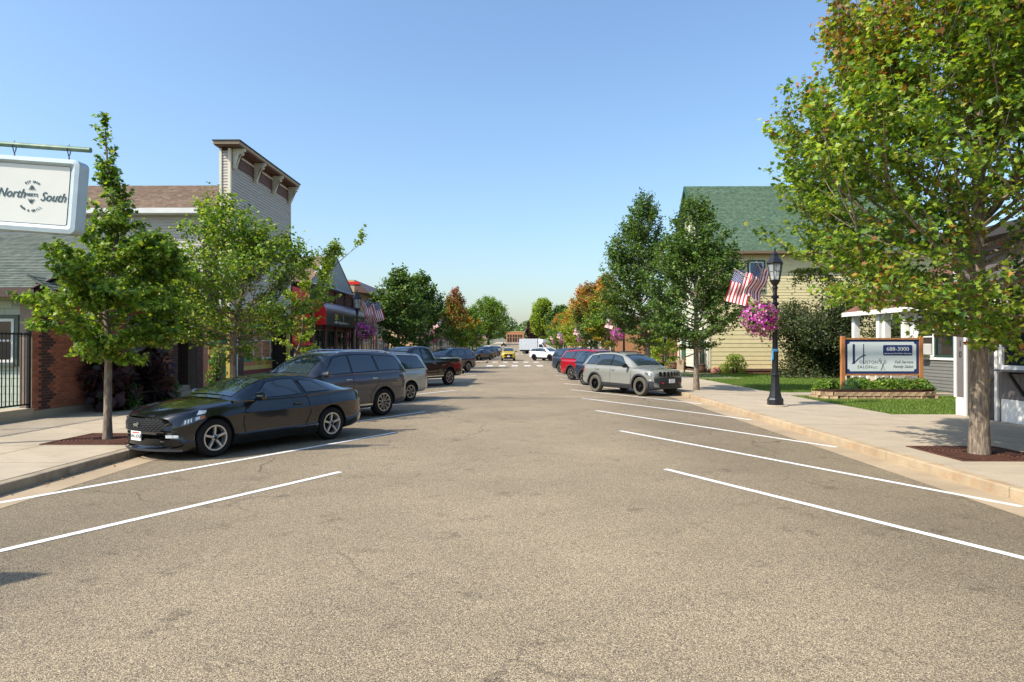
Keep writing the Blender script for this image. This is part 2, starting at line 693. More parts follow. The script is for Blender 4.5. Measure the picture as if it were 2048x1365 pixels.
def blades(name, n, inside, x0, x1, y0, y1, z, h0, h1, cols):
    xs = rng.uniform(x0, x1, n)
    yv = rng.uniform(y0, y1, n)
    ok = np.array([inside(a, c) for a, c in zip(xs, yv)])
    xs, yv = xs[ok], yv[ok]
    n = len(xs)
    h = rng.uniform(h0, h1, n)
    a = rng.uniform(0, 6.28, n)
    lean = rng.normal(0, 0.4, (n, 2)) * h[:, None]
    w = 0.006 + 0.006 * rng.random(n)
    V = np.zeros((n, 3, 3))
    V[:, 0] = np.stack([xs - np.cos(a) * w, yv - np.sin(a) * w, np.full(n, z)], 1)
    V[:, 1] = np.stack([xs + np.cos(a) * w, yv + np.sin(a) * w, np.full(n, z)], 1)
    V[:, 2] = np.stack([xs + lean[:, 0], yv + lean[:, 1], z + h], 1)
    cols = np.array([lin(c) for c in cols])
    C = cols[rng.integers(0, len(cols), n)] * rng.uniform(0.8, 1.2, (n, 1))
    C = np.repeat(np.concatenate([C, np.ones((n, 1))], 1), 3, 0)
    me = fast_mesh(name, V.reshape(-1, 3), [np.arange(3 * n).reshape(-1, 3)], leaf_mat('grass_blade', 0.3, 0.6), C)
    o = inst(name, me)
    o['kind'] = 'stuff'
    o['label'] = 'short mown green grass beside the right-hand sidewalk'
    o['category'] = 'grass'
    return o


def on_lawn(x, y):
    if 25.2 < y < 26.8:
        return False
    if x < 10.02 + 0.05 * math.sin(y * 3):
        return False
    if 23.7 < y < 25.0 and 10.6 < x < 14.7:
        return False
    return True


blades('grass', 90000, on_lawn, 10.0, 17.0, 18.4, 45.5, 0.13, 0.03, 0.075, [(92, 124, 40), (112, 142, 52), (76, 108, 34), (134, 148, 70)])

# tree grates
M_RUST = mat('rusted_cast_iron', (92, 58, 44), 0.8, metal=0.2, var=0.25, vs=9, bump=0.3, bs=60, spec=0.3)


def tree_grate(x, y, label):
    t = thing('tree_grate', label, 'tree grate', (x, y, 0.152), 0, 'iron grates around street trees')
    MB().box(-.78, -.78, 0, .78, .78, .003).build('pit', M_SOIL, t)
    b = MB()
    for s in (-1, 1):
        b.box(-.8, s * .8, .002, .8, s * .74, .014)
        b.box(s * .8, -.74, .002, s * .74, .74, .014)
    b.build('frame', M_RUST, t)
    for r in np.arange(0.26, 1.04, 0.064):
        b = MB()
        n = 40
        for k in range(n):
            a0, a1 = 2 * math.pi * k / n, 2 * math.pi * (k + 1) / n
            q = [(r * math.cos(a0), r * math.sin(a0)), ((r + .042) * math.cos(a0), (r + .042) * math.sin(a0)),
                 ((r + .042) * math.cos(a1), (r + .042) * math.sin(a1)), (r * math.cos(a1), r * math.sin(a1))]
            if max(max(abs(u), abs(v)) for u, v in q) < 0.742:
                b.poly([(u, v, .012) for u, v in q])
        if b.f:
            b.build('ring', M_RUST, t, fix=False)
    b = MB()
    for k in range(12):
        a = 2 * math.pi * k / 12
        m_ = 0.74 / max(abs(math.cos(a)), abs(math.sin(a)))
        b.beam((.26 * math.cos(a), .26 * math.sin(a), .008), (m_ * math.cos(a), m_ * math.sin(a), .008), .035, .006)
    b.build('spokes', M_RUST, t)
    return t


# overhead cable high above the street, its shadow crosses the roadway
cb = MB()
for dy_, dz_ in ((0, 0), (0.06, 0.09), (-.05, .16)):
    cb.tube([(-40 + 8 * i, 19.6 + dy_ + 0.03 * i, 13.9 + dz_ + 0.02 * (i - 5) ** 2) for i in range(11)], 0.028, 6)
tag(cb.build('overhead_cable', mat('cable_black', (30, 30, 32), 0.6)), 'bundled black overhead cable strung high across the street', 'cable')
for s in (-1, 1):
    t = thing('utility_pole', 'tall brown wooden utility pole carrying the overhead cable, ' + ('beyond the patio fence' if s < 0 else 'behind the grey corner shop'), 'utility pole', (40 * s, 19.7 + (0.3 if s > 0 else 0), 0))
    MB().tube([(0, 0, -.1), (0, 0, 15)], [.16, .11], 10).build('pole', mat('pole_wood', (98, 78, 60), 0.9, var=0.2, vs=5), t)
    MB().box(-.06, -.9, 14.3, .06, .9, 14.42).build('crossarm', MATS['pole_wood'], t)

# ================================================================== TREES AND PLANTS
def bark(name, c, c2):
    m = mat(name, c, 0.9, var=0.5, vs=22, detail=8, bump=1.0, bs=40, dirt=c2, dirt_s=8, dirt_amt=0.85, stretch=(1.6, 1.6, 0.3), spec=0.15)
    return m


M_BARK = bark('bark_grey_brown', (136, 122, 106), (78, 66, 54))
M_BARK_D = bark('bark_dark', (92, 78, 64), (56, 46, 38))
TEMPL = {
    'oval': (np.array([(0, 0, 0), (.34, .3, .10), (.30, .7, .08), (0, 1, -.04), (-.30, .7, .08), (-.34, .3, .10)]),
             [np.array([[0, 1, 2, 3], [0, 3, 4, 5]])]),
    'lobed': (np.array([(0, 0, 0), (.20, .10, .03), (.52, .16, .08), (.30, .38, .05), (.60, .62, .10), (.24, .60, .04), (0, 1.05, -.06),
                        (-.24, .60, .04), (-.60, .62, .10), (-.30, .38, .05), (-.52, .16, .08), (-.20, .10, .03)]),
              [np.array([[0, 1, 2, 3], [0, 9, 10, 11], [3, 4, 5, 6], [6, 7, 8, 9]]), np.array([[0, 3, 6], [0, 6, 9]])]),
    'blade': (np.array([(0, 0, 0), (.13, .35, .05), (.10, .75, .0), (0, 1, -.12), (-.10, .75, .0), (-.13, .35, .05)]),
              [np.array([[0, 1, 2, 3], [0, 3, 4, 5]])]),
}


def leaf_mesh(name, C, S, N, col, tmpl, m):
    n = len(C)
    N = N / np.linalg.norm(N, axis=1, keepdims=True)
    r = rng.normal(size=(n, 3))
    T = np.cross(N, r)
    T /= np.linalg.norm(T, axis=1, keepdims=True) + 1e-9
    B = np.cross(N, T)
    P, F = TEMPL[tmpl]
    V = C[:, None, :] + S[:, None, None] * (T[:, None, :] * P[None, :, 0:1] + B[:, None, :] * P[None, :, 1:2] + N[:, None, :] * P[None, :, 2:3])
    k = len(P)
    base = (np.arange(n) * k)[:, None, None]
    FF = [(f[None] + base).reshape(-1, f.shape[1]) for f in F]
    CC = np.repeat(np.concatenate([col, np.ones((n, 1))], 1), k, 0)
    return fast_mesh(name, V.reshape(-1, 3), FF, m, CC)


def pick(pal, n):
    cols = np.array([lin(c) for c, w in pal])
    w = np.array([w for c, w in pal], float)
    i = rng.choice(len(pal), n, p=w / w.sum())
    return cols[i] * rng.uniform(0.95, 1.6, (n, 1))


GREEN = [((82, 110, 38), 4), ((100, 128, 44), 4), ((64, 92, 34), 3), ((128, 146, 54), 2), ((150, 154, 66), .6)]
DARKG = [((66, 92, 40), 4), ((82, 108, 46), 4), ((54, 78, 36), 3), ((104, 126, 60), 1.5), ((136, 146, 84), .6)]
YELLG = [((132, 148, 46), 4), ((110, 134, 42), 4), ((150, 156, 58), 2), ((88, 114, 40), 2)]
AUT = [((176, 96, 44), 3), ((190, 128, 48), 3), ((150, 70, 44), 2), ((168, 146, 54), 3), ((120, 130, 50), 2)]
REDS = [((136, 58, 44), 4), ((158, 76, 50), 3), ((116, 52, 42), 3), ((120, 108, 50), 1)]
BRONZE = [((134, 92, 48), 3), ((146, 112, 52), 3), ((124, 74, 46), 2), ((120, 122, 46), 2)]


def fn_noise(p, s, ph):
    return (np.sin(p[:, 0] * s + ph) + np.sin(p[:, 1] * s * 1.13 + ph * 2.1) + np.sin(p[:, 2] * s * 0.93 + ph * 0.7)
            + np.sin((p[:, 0] + p[:, 2]) * s * 0.6 + ph * 3) + np.sin((p[:, 1] - p[:, 2]) * s * 0.71 - ph)) / 5


def street_tree(label, x, y, env, trunk_r, nclust, per, size, pal, top=None, top_from=0.6, tmpl='oval', seed=1, spread=0.28,
                gap=-0.12, name='street_tree', group='young trees along the sidewalks', barkm=None, trunk_to=0.9, z0=None, limbs=46, lean=(0, 0),
                sprays=0, cat='tree', upright=0.5):
    """A trunk, forking limbs that climb out to the crown's envelope, twigs along them, and leaves along the twigs."""
    global rng
    rng = np.random.default_rng(seed)
    q = random.Random(seed)
    gz0 = (gz(y) + 0.15) if z0 is None else z0
    t = thing(name, label, cat, (x, y, gz0), 0, group)
    e = np.array(env, float)          # z, r, ox, oy
    zb, H, rmax = e[0, 0], e[-1, 0], e[:, 1].max()
    ht = zb + (H - zb) * trunk_to
    k = 14
    pts, rads = [], []
    for i in range(k + 1):
        u = i / k
        zc = ht * u
        w = max(0.0, min(1.0, (zc - zb * .8) / max(.3, zb)))
        cx = float(np.interp(zc, e[:, 0], e[:, 2])) * w + lean[0] * zc
        cy = float(np.interp(zc, e[:, 0], e[:, 3])) * w + lean[1] * zc
        wob = .02 * rmax * u
        pts.append(Vector((cx + wob * math.sin(u * 9 + seed), cy + wob * math.cos(u * 7 + seed), zc)))
        rads.append(trunk_r * (1.3 if i == 0 else 1.0) * (1 - 0.93 * max(0, (zc - 0.5 * zb) / (ht - 0.5 * zb))) + 0.004 * rmax)
    b = MB()
    b.tube(pts, rads, 12)
    b.build('trunk', barkm or M_BARK, t, smooth=True)

    def inside(p, reach):
        if p.z > H * 1.01 or p.z < zb * .75:
            return False
        r = float(np.interp(p.z, e[:, 0], e[:, 1]))
        ox, oy = float(np.interp(p.z, e[:, 0], e[:, 2])), float(np.interp(p.z, e[:, 0], e[:, 3]))
        return math.hypot(p.x - ox, p.y - oy) < r * reach + .03

    ts = spread / .24
    step = .11 * ts
    twigs = []
    wood = MB()

    def grow(p, az, el, reach, r0, depth, maxlen):
        path = [p.copy()]
        n_ = 0
        d = Vector((math.cos(az) * math.cos(el), math.sin(az) * math.cos(el), math.sin(el)))
        ln = 0
        while ln < maxlen and n_ < 70:
            p = p + d * step
            if not inside(p, reach):
                break
            ln += step
            el = min(1.35, el + R(q.uniform(-1.5, 4.0)) * ts ** .5)
            az += R(q.uniform(-4.5, 4.5))
            d = Vector((math.cos(az) * math.cos(el), math.sin(az) * math.cos(el), math.sin(el)))
            path.append(p.copy())
            n_ += 1
        m_ = len(path)
        if m_ < 3:
            if depth:
                twigs.append((path[0], d, .3 * ts))
            return
        idx = list(range(0, m_, 3))
        if idx[-1] != m_ - 1:
            idx.append(m_ - 1)
        wood.tube([path[i] for i in idx], [max(.003 * ts, r0 * (1 - .85 * i / m_)) for i in idx], 5)
        for i in range(m_):
            f = i / m_
            if depth == 0 and f < .18:
                continue
            dd = (path[min(i + 1, m_ - 1)] - path[max(i - 1, 0)]).normalized()
            perp = dd.cross(Vector((0, 0, 1)))
            perp = perp.normalized() if perp.length > .05 else Vector((1, 0, 0))
            for s in (-1, 1):
                if q.random() < .88:
                    tw = (dd * q.uniform(.3, .9) + perp * s * q.uniform(.4, 1.0) + Vector((0, 0, q.uniform(-.15, .6)))).normalized()
                    twigs.append((path[i], tw, q.uniform(.2, .5) * ts * (1.15 - .45 * f)))
            if depth < 2 and i > 2 and q.random() < (.20 if depth == 0 else .10):
                grow(path[i], az + R(q.choice((-1, 1)) * q.uniform(28, 62)), math.asin(max(-.9, min(.95, dd.z))) + R(q.uniform(-22, 16)), reach * q.uniform(.85, 1.08), r0 * .5, depth + 1, (maxlen - i * step) * q.uniform(.45, .8))
        twigs.append((path[-1], d, .38 * ts))

    for i in range(limbs):
        u = (i + q.uniform(.1, .9)) / limbs
        zs = zb * .93 + (ht - zb * .93) * u ** 1.4 * .97
        f = zs / ht * k
        j = min(k - 1, int(f))
        s_ = pts[j].lerp(pts[j + 1], f - j)
        az = i * 2.39996 + q.uniform(-.5, .5)
        el = R(-9 + 70 * u ** .8 + q.gauss(0, 9))
        grow(s_, az, el, q.uniform(.74, 1.13), max(.008, rads[j] * .38), 0, rmax * 2.6)
    for _ in range(6):
        twigs.append((pts[-1], Vector((q.gauss(0, .3), q.gauss(0, .3), 1)).normalized(), .4 * ts))
    if wood.f:
        tag(wood.build('limbs', barkm or M_BARK, t, smooth=True), kind='stuff')
    # leaves along the twigs
    T0 = np.array([tuple(a_) for a_, _, _ in twigs])
    TD = np.array([tuple(d_) for _, d_, _ in twigs])
    TL = np.array([l_ for _, _, l_ in twigs])
    keep = fn_noise(T0, 3.2 / max(.8, rmax * .5), seed) > gap - .48
    T0, TD, TL = T0[keep], TD[keep], TL[keep]
    N_ = int(nclust * per)
    idx = rng.choice(len(TL), N_, p=TL / TL.sum())
    f = rng.random(N_) ** .8
    P = T0[idx] + TD[idx] * (TL[idx] * f)[:, None] + rng.normal(0, .035 * ts, (N_, 3))
    out = TD[idx] * .35
    Nn = out + np.array([0, 0, upright]) + rng.normal(0, 0.48, P.shape)
    # foliage tone drifts from branch to branch, leaf to leaf
    tone = rng.uniform(.78, 1.22, len(TL))[idx][:, None]
    col = pick(pal, N_) * tone
    if top:
        u = (P[:, 2] - zb) / (H - zb)
        w = np.clip((u - top_from) / (1 - top_from + 1e-6), 0, 1) * 1.15 + 0.35 * fn_noise(P, 1.3 / max(1, rmax * .4), seed + 4)
        sel = rng.random(N_) < np.clip(w, 0, 0.92)
        col[sel] = pick(top, int(sel.sum()))
    sz = size * rng.uniform(0.65, 1.25, N_)
    tag(inst('crown', leaf_mesh('crown', P, sz, Nn, col, tmpl, leaf_mat('leaf')), t), kind='stuff')
    return t


def E(*rows):
    return [r if len(r) == 4 else (r[0], r[1], r[2] if len(r) > 2 else 0, 0) for r in rows]


# -- right-hand side
street_tree('large maple with bronze-tinged upper leaves beside the grey shop', 7.86, 11.75, E((2.15, 1.0), (2.6, 2.2), (3.3, 2.75), (4.5, 3.1), (5.6, 3.1), (6.6, 2.75), (7.8, 2.35), (9.5, 1.4), (11, .4)),
            0.125, 2600, 36, 0.09, GREEN + [((140, 156, 52), 4)], BRONZE, 0.3, 'lobed', 3, 0.28, -0.08, limbs=104, name='maple_tree')
street_tree('dense green street tree rising in front of the pale yellow house', 7.35, 28.4, E((1.8, .6), (2.3, 1.7), (3.5, 2.1), (4.8, 1.95), (6.2, 1.35), (7.4, .65), (8.3, .1)),
            0.11, 1000, 28, 0.11, DARKG, None, 0, 'oval', 8, 0.25, -0.1, limbs=84)
street_tree('tallest dense green street tree between grey crossover and storefronts', 7.5, 40.0, E((2.0, .7, 0), (2.9, 2.1, -.3), (5.0, 2.5, -.5), (7.0, 2.0, -.5), (9.2, .95, -.3), (10.9, .15, -.2)),
            0.16, 1100, 30, 0.125, DARKG, None, 0, 'oval', 5, 0.31, -0.1, limbs=90)
street_tree('small bright lime-green tree by the wooden stair rails', 9.6, 45.5, E((.6, .35), (1.2, .8), (2.4, 1.0), (3.6, .75), (4.9, .2)), 0.04, 360, 22, 0.11, YELLG, None, 0, 'oval', 21, 0.22, -0.1, limbs=40)
for i, (xx, yy_, h, rr_, pl, tp, tf, lab) in enumerate([
        (8.0, 62, 8.2, 2.0, GREEN, AUT, .4, 'orange and green autumn tree beside the second right-hand lamp'),
        (7.9, 75.0, 8.9, 2.1, DARKG, BRONZE, .2, 'bronze-green autumn tree past the right-hand storefronts'),
        (8.2, 88, 9.6, 2.3, YELLG, AUT, .3, 'yellow and orange tree with red top near the crossing'),
        (8.4, 106, 8.0, 2.2, YELLG, AUT, .3, 'yellow-green tree standing behind the white crossover'),
        (8.6, 124, 8.2, 2.4, GREEN, None, 1, 'mid green street tree on the far right-hand block'),
        (8.6, 142, 8.6, 2.6, DARKG, AUT, .5, 'green street tree tinged orange beside the box truck')]):
    street_tree(lab, xx, yy_, E((1.9, .5), (2.8, rr_ * .9), (4.2, rr_), (h * .75, rr_ * .7), (h, .15)), 0.12, 460, 24, 0.2, pl, tp, tf, 'oval', 30 + i, 0.36, -0.2, limbs=64)

# -- left-hand side
street_tree('slender lobed-leaf tree with tall thin leader standing in an iron grate', -8.12, 13.4,
            E((1.7, .6, .1), (2.0, 1.2, 0), (2.7, 1.4, -.08), (3.3, 1.25, 0), (3.8, .85, .2), (4.2, .42, .2), (4.7, .2, .1), (5.3, .1, -.05), (6.3, .03, -.12)),
            0.068, 820, 28, 0.084, GREEN + [((134, 150, 52), 2)], None, 0, 'lobed', 12, 0.16, -0.08, limbs=66, trunk_to=0.97)
street_tree('wide leafy elm before the striped shopfront', -8.1, 19.3,
            E((1.8, .8, .1), (2.2, 2.0, .1), (3.1, 2.7, .2), (4.0, 2.5, .2), (4.8, 1.6, 0), (5.4, .8, -.3), (6.2, .12, -.5)),
            0.085, 850, 28, 0.092, GREEN + [((140, 150, 60), 3)], None, 0, 'oval', 14, 0.25, -0.03, limbs=66)
street_tree('thin sparse tree leaning over the street beside the red wall', -8.0, 23.8,
            E((1.3, .5, .2), (1.9, .9, .4), (2.4, .5, .3), (3.2, .35, .3), (4.0, .7, .7), (4.7, .75, 1.4), (5.4, .4, 2.2), (5.9, .1, 2.8)),
            0.05, 180, 24, 0.09, YELLG, None, 0, 'oval', 15, 0.2, 0.0, limbs=22, lean=(.05, 0))
for i, (xx, yy_, h, rr_, pl, tp, tf, lab) in enumerate([
        (-8.6, 48.5, 7.4, 2.0, DARKG, None, 1, 'green tree with upright shoots behind the first left-hand lamp'),
        (-8.4, 58, 8.0, 2.2, DARKG, None, 1, 'spreading dark green tree before the tan corner building'),
        (-8.6, 92, 9.6, 2.3, GREEN, REDS, .25, 'tall tree turning brick red at the top, beyond the crossing'),
        (-8.4, 100, 7.0, 2.0, YELLG, AUT, .45, 'golden yellow tree with an orange tip on the left sidewalk'),
        (-8.6, 118, 8.2, 2.2, GREEN, None, 1, 'mid green street tree beside the parked black sedan'),
        (-8.6, 138, 7.2, 2.0, YELLG, AUT, .6, 'yellow-green street tree on the far left-hand block')]):
    street_tree(lab, xx, yy_, E((1.9, .5), (2.8, rr_ * .9), (4.2, rr_), (h * .75, rr_ * .7), (h, .15)), 0.12, 480, 24, 0.19, pl, tp, tf, 'oval', 50 + i, 0.34, -0.2, limbs=64)

# -- big trees far down the street
for i, (xx, yy_, h, rr_, pl, tp, lab) in enumerate([
        (-13.5, 300, 20.5, 10.0, GREEN, None, 'huge spreading green shade tree overhanging the far end of the street'),
        (-26, 270, 17, 8.5, DARKG, None, 'broad dark shade tree left of the huge far tree'),
        (-22, 215, 13, 6.0, GREEN, None, 'rounded green tree behind the last left-hand shops'),
        (-40, 300, 20, 9, DARKG, None, 'large shade tree far behind the left-hand shops'),
        (-17, 182, 9.5, 4.0, YELLG, None, 'pale green tree at the second crossing, left-hand corner'),
        (10.5, 300, 20.5, 6.5, YELLG, None, 'tall loose pale green tree at the far end, right-hand side'),
        (6.5, 335, 12, 3.0, [((62, 44, 50), 3), ((84, 56, 60), 2), ((52, 56, 44), 1)], None, 'dark purple-leaved tree beside the far brick garage'),
        (16, 262, 15.5, 6.5, DARKG, None, 'dense dark green tree behind the box truck'),
        (13, 215, 9.5, 4.2, GREEN, AUT, 'green tree tinged orange at the foot of the far slope'),
        (24, 240, 17, 7.0, GREEN, None, 'large rounded green tree right of the far slope'),
        (34, 290, 22, 8.0, GREEN, None, 'tallest far tree showing above the right-hand street trees'),
        (17.5, 186, 10, 4.2, YELLG, AUT, 'yellowing tree at the second crossing, right-hand corner')]):
    street_tree(lab, xx, yy_, E((h * .16, rr_ * .4), (h * .3, rr_ * .9), (h * .5, rr_), (h * .75, rr_ * .78), (h * .92, rr_ * .4), (h, .3)), 0.3 + h * .01, 520, 24, 0.6, pl, tp, .5, 'oval', 70 + i,
                rr_ * 0.13, -0.22, name='shade_tree', group='large trees at the far end of the street', z0=gz(yy_), limbs=70, barkm=M_BARK_D)


def far_wood(name, label, spots, seed):
    global rng
    rng = np.random.default_rng(seed)
    P, S, N, Cc = [], [], [], []
    for (xx, yy_, h, w) in spots:
        n = 900
        a = rng.uniform(0, 6.28, n)
        ph = np.arccos(rng.uniform(-0.2, 1, n))
        q = np.stack([w * np.sin(ph) * np.cos(a), w * np.sin(ph) * np.sin(a), h * .35 + h * .62 * np.cos(ph)], 1) * rng.uniform(.75, 1.05, (n, 1))
        P.append(q + np.array([xx, yy_, gz(yy_)]))
        N.append(q / np.linalg.norm(q, axis=1, keepdims=True) + rng.normal(0, .5, (n, 3)))
        S.append(rng.uniform(1.0, 1.9, n))
        Cc.append(pick(DARKG, n))
    me = leaf_mesh(name, np.concatenate(P), np.concatenate(S), np.concatenate(N), np.concatenate(Cc), 'oval', leaf_mat('leaf'))
    return tag(inst(name, me), label, 'wood', None, 'stuff')


r_ = random.Random(3)
far_wood('woodland', 'dark green belt of woods along the horizon behind the street',
         [(xx + r_.uniform(-5, 5), 470 + r_.uniform(-30, 60), r_.uniform(11, 18), r_.uniform(7, 11)) for xx in range(-330, 340, 12)], 9)

# -- shrubs
def shrub(name, label, x, y, z, h, r, n, size, pal, seed, tmpl='oval', group=None, cat='shrub', stems=6, lobes=0):
    global rng
    rng = np.random.default_rng(seed)
    t = thing(name, label, cat, (x, y, z), 0, group)
    a = rng.uniform(0, 6.28, n)
    u = rng.random(n)
    rr = r * (0.55 + 0.45 * np.sin(np.pi * np.clip(u * .8 + .15, 0, 1))) * rng.random(n) ** .45 * (1 + .18 * np.sin(a * 3 + u * 5 + seed))
    P = np.stack([rr * np.cos(a), rr * np.sin(a), .06 + h * u * (1 - .35 * (rr / r) ** 2)], 1)
    if lobes:
        cc = rng.normal(0, 1, (lobes, 3)) * np.array([r * .42, r * .42, h * .24]) + np.array([0, 0, h * .52])
        cr = rng.uniform(.34, .62, lobes) * r
        wh = rng.integers(0, lobes, n)
        v = rng.normal(size=(n, 3))
        v /= np.linalg.norm(v, axis=1, keepdims=True)
        P = cc[wh] + v * (cr[wh] * rng.random(n) ** .33 * (1 + .12 * np.sin(v[:, 0] * 9 + wh) + rng.normal(0, .10, n)))[:, None] * np.array([1, 1, 1.15])
        P[:, 2] = np.clip(P[:, 2], .08, h * 1.1)
        a = np.arctan2(P[:, 1], P[:, 0])
    k = fn_noise(P, 5.0 / max(r, .3), seed) > -0.3
    P, a = P[k], a[k]
    N = np.stack([np.cos(a) * .5, np.sin(a) * .5, np.full(len(a), .5)], 1) + rng.normal(0, .5, P.shape)
    inst('foliage', leaf_mesh('foliage', P, size * rng.uniform(.7, 1.3, len(P)), N, pick(pal, len(P)), tmpl, leaf_mat('leaf')), t)
    b = MB()
    for k in range(stems):
        q = 6.28 * k / stems + seed
        b.tube([(0.12 * r * math.cos(q), .12 * r * math.sin(q), -.03), (.3 * r * math.cos(q), .3 * r * math.sin(q), h * .4), (.5 * r * math.cos(q), .5 * r * math.sin(q), h * .75)],
               [.02 + .012 * h, .012 + .006 * h, .006], 5)
    b.build('stems', M_BARK_D, t)
    return t


OLIVE = [((58, 70, 36), 4), ((70, 82, 42), 4), ((46, 56, 30), 3), ((92, 94, 54), 1.0), ((84, 70, 50), .6)]
shrub('lilac_bush', 'huge olive-green lilac bush against the pale yellow house', 18.0, 40.5, 0.12, 5.9, 2.8, 60000, 0.12, OLIVE, 4, stems=9, lobes=24)
shrub('lilac_bush', 'second tall olive bush behind the salon signboard', 22.4, 38.6, 0.12, 5.0, 2.3, 20000, 0.13, OLIVE, 6, stems=7, lobes=10)
shrub('foundation_shrub', 'yellow-green shrub at the foot of the yellow house, beside the lilac', 14.2, 45.0, 0.12, 1.3, .75, 1500, 0.1, YELLG, 31)
shrub('foundation_shrub', 'low yellow-green tuft in the red mulch bed', 12.75 + 2.0 * 0.4, 45.3, 0.12, .6, .45, 500, 0.12, YELLG, 33, 'blade')
for i, (xx, yy_, rr_) in enumerate([(11.0, 24.5, .42), (12.3, 24.6, .5), (13.0, 24.4, .46), (13.7, 24.6, .5), (14.3, 24.5, .42), (12.5, 25.3, .5), (13.6, 25.4, .5)]):
    shrub('bed_shrub', 'low leafy green shrub planted in the stone-edged bed under the signboard', xx, yy_, 0.3, .45, rr_, 1300, 0.075, GREEN, 41 + i, group='low shrubs in the stone-edged bed', stems=4)
shrub('bed_conifer', 'small dark blue-green mounded shrub beside the left sign post', 11.7, 24.3, 0.3, .42, .36, 1800, 0.06, [((48, 78, 52), 3), ((58, 90, 58), 2)], 55, 'blade', stems=4)
CANNA = [((58, 40, 46), 4), ((74, 46, 52), 3), ((60, 62, 50), 2), ((88, 60, 60), 1)]
for i, (yy_, xx) in enumerate([(19.3, -11.65), (21.5, -11.6)]):
    t = shrub('potted_canna', ('tall dark purple canna plant left of the bench' if i == 0 else 'tall dark purple canna plant right of the bench, by the entrance'), xx, yy_, .15, 1.75, .58, 420, 0.32, CANNA, 61 + i, 'oval', 'dark potted plants at the brick wall', 'potted plant', stems=7)
    MB().lathe([(.20, 0), (.27, .3), (.30, .34), (.25, .34)], 14).build('pot', mat('pot_dark', (58, 52, 50), .8, var=.2), t)
    o = shrub('pot_greens', 'small-leaved green plants around the foot of the ' + ('left' if i == 0 else 'right') + ' dark canna', xx + .25, yy_ + .35, .15, .75, .5, 1200, .07, DARKG, 64 + i, 'oval', 'green plants round the cannas', 'plant')
shrub('wall_vine', 'scrambling green vine on the weathered post of the striped shop', -12.55, 28.2, .15, 1.6, .4, 700, .09, GREEN, 71, cat='vine')

# ================================================================== STREET LAMPS WITH FLAGS AND BASKETS
M_LAMP = mat('lamp_black_paint', (38, 40, 44), 0.42, metal=0.3, var=0.1, vs=12, bump=0.1, bs=50)
M_FLOW = leaf_mat('petal', 0.3, 0.6)
PINKS = [((196, 60, 172), 4), ((214, 110, 194), 3), ((150, 44, 150), 3), ((236, 196, 226), 2), ((120, 40, 130), 2), ((84, 96, 52), 1.2)]
rng = np.random.default_rng(77)


def make_basket_mesh():
    n = 3000
    v = rng.normal(size=(n, 3))
    v /= np.linalg.norm(v, axis=1, keepdims=True)
    a = np.arctan2(v[:, 1], v[:, 0])
    lump = 1 + .16 * np.sin(a * 3 + v[:, 2] * 4) * np.cos(v[:, 2] * 5 + a) + .10 * np.sin(a * 7 + 2) + rng.normal(0, .07, n)
    P = v * lump[:, None] * np.array([.46, .46, .42])
    low = P[:, 2] < -.1
    P[low, 2] -= np.abs(rng.normal(0, .07, low.sum())) * (1 + np.sin(a[low] * 5))
    sz = rng.uniform(.04, .085, n)
    col = pick(PINKS, n)
    g = (rng.random(n) < .22) | ((np.sin(a * 2 + v[:, 2] * 6) > .75) & (rng.random(n) < .6))
    col[g] = pick(GREEN, int(g.sum()))
    return leaf_mesh('flowers', P, sz, v + rng.normal(0, .5, v.shape), col, 'lobed', M_FLOW)


ME_BASKET = make_basket_mesh()
M_RED = mat('flag_red', (178, 40, 52), .8, var=.06)
M_WHITE = mat('flag_white', (232, 228, 222), .8, var=.04)
M_BLUE = mat('flag_blue', (46, 52, 104), .8, var=.06)
M_POLEW = mat('flag_pole_wood', (206, 190, 160), .5)


def make_flag():
    """Stars and stripes hanging slack from its staff: cloth in the local x (along the staff) / z plane."""
    b = MB()
    W, H = 1.02, .66
    nu, nv = 26, 20

    def fn(u, v):
        # u along the fly, v down the hoist; slack folds gather the cloth
        return (v * H, 0.05 * math.sin(u * 9 + v * 2) * (0.25 + u) + .02 * math.sin(v * 12), -u * W)
    for i in range(nu):
        for j in range(13):
            v0, v1 = j / 13, (j + 1) / 13
            u0, u1 = i / nu, (i + 1) / nu
            b.k = 2 if (j < 7 and u1 <= 0.42) else (0 if j % 2 == 0 else 1)
            b.add([fn(u0, v0), fn(u1, v0), fn(u1, v1), fn(u0, v1)], [(0, 1, 2, 3)])
    b.k = 1
    for r in range(9):
        for c in range(6 if r % 2 == 0 else 5):
            v = (r + 1) / 10 * 7 / 13
            u = (c + (1 if r % 2 == 0 else 1.5)) / 7 * .42
            for s in (-1, 1):
                p = Vector(fn(u, v)) + Vector((0, .006 * s, 0))
                q = .014
                b.add([p + Vector((q * math.cos(a), 0, q * math.sin(a))) for a in (1.57, 2.83, 4.08, 5.34, 6.6)], [(0, 1, 2, 3, 4)])
    return b.mesh('cloth', [M_RED, M_WHITE, M_BLUE], fix=False)


ME_FLAG = make_flag()
ME_FLAG.polygons.foreach_set('use_smooth', [True] * len(ME_FLAG.polygons))


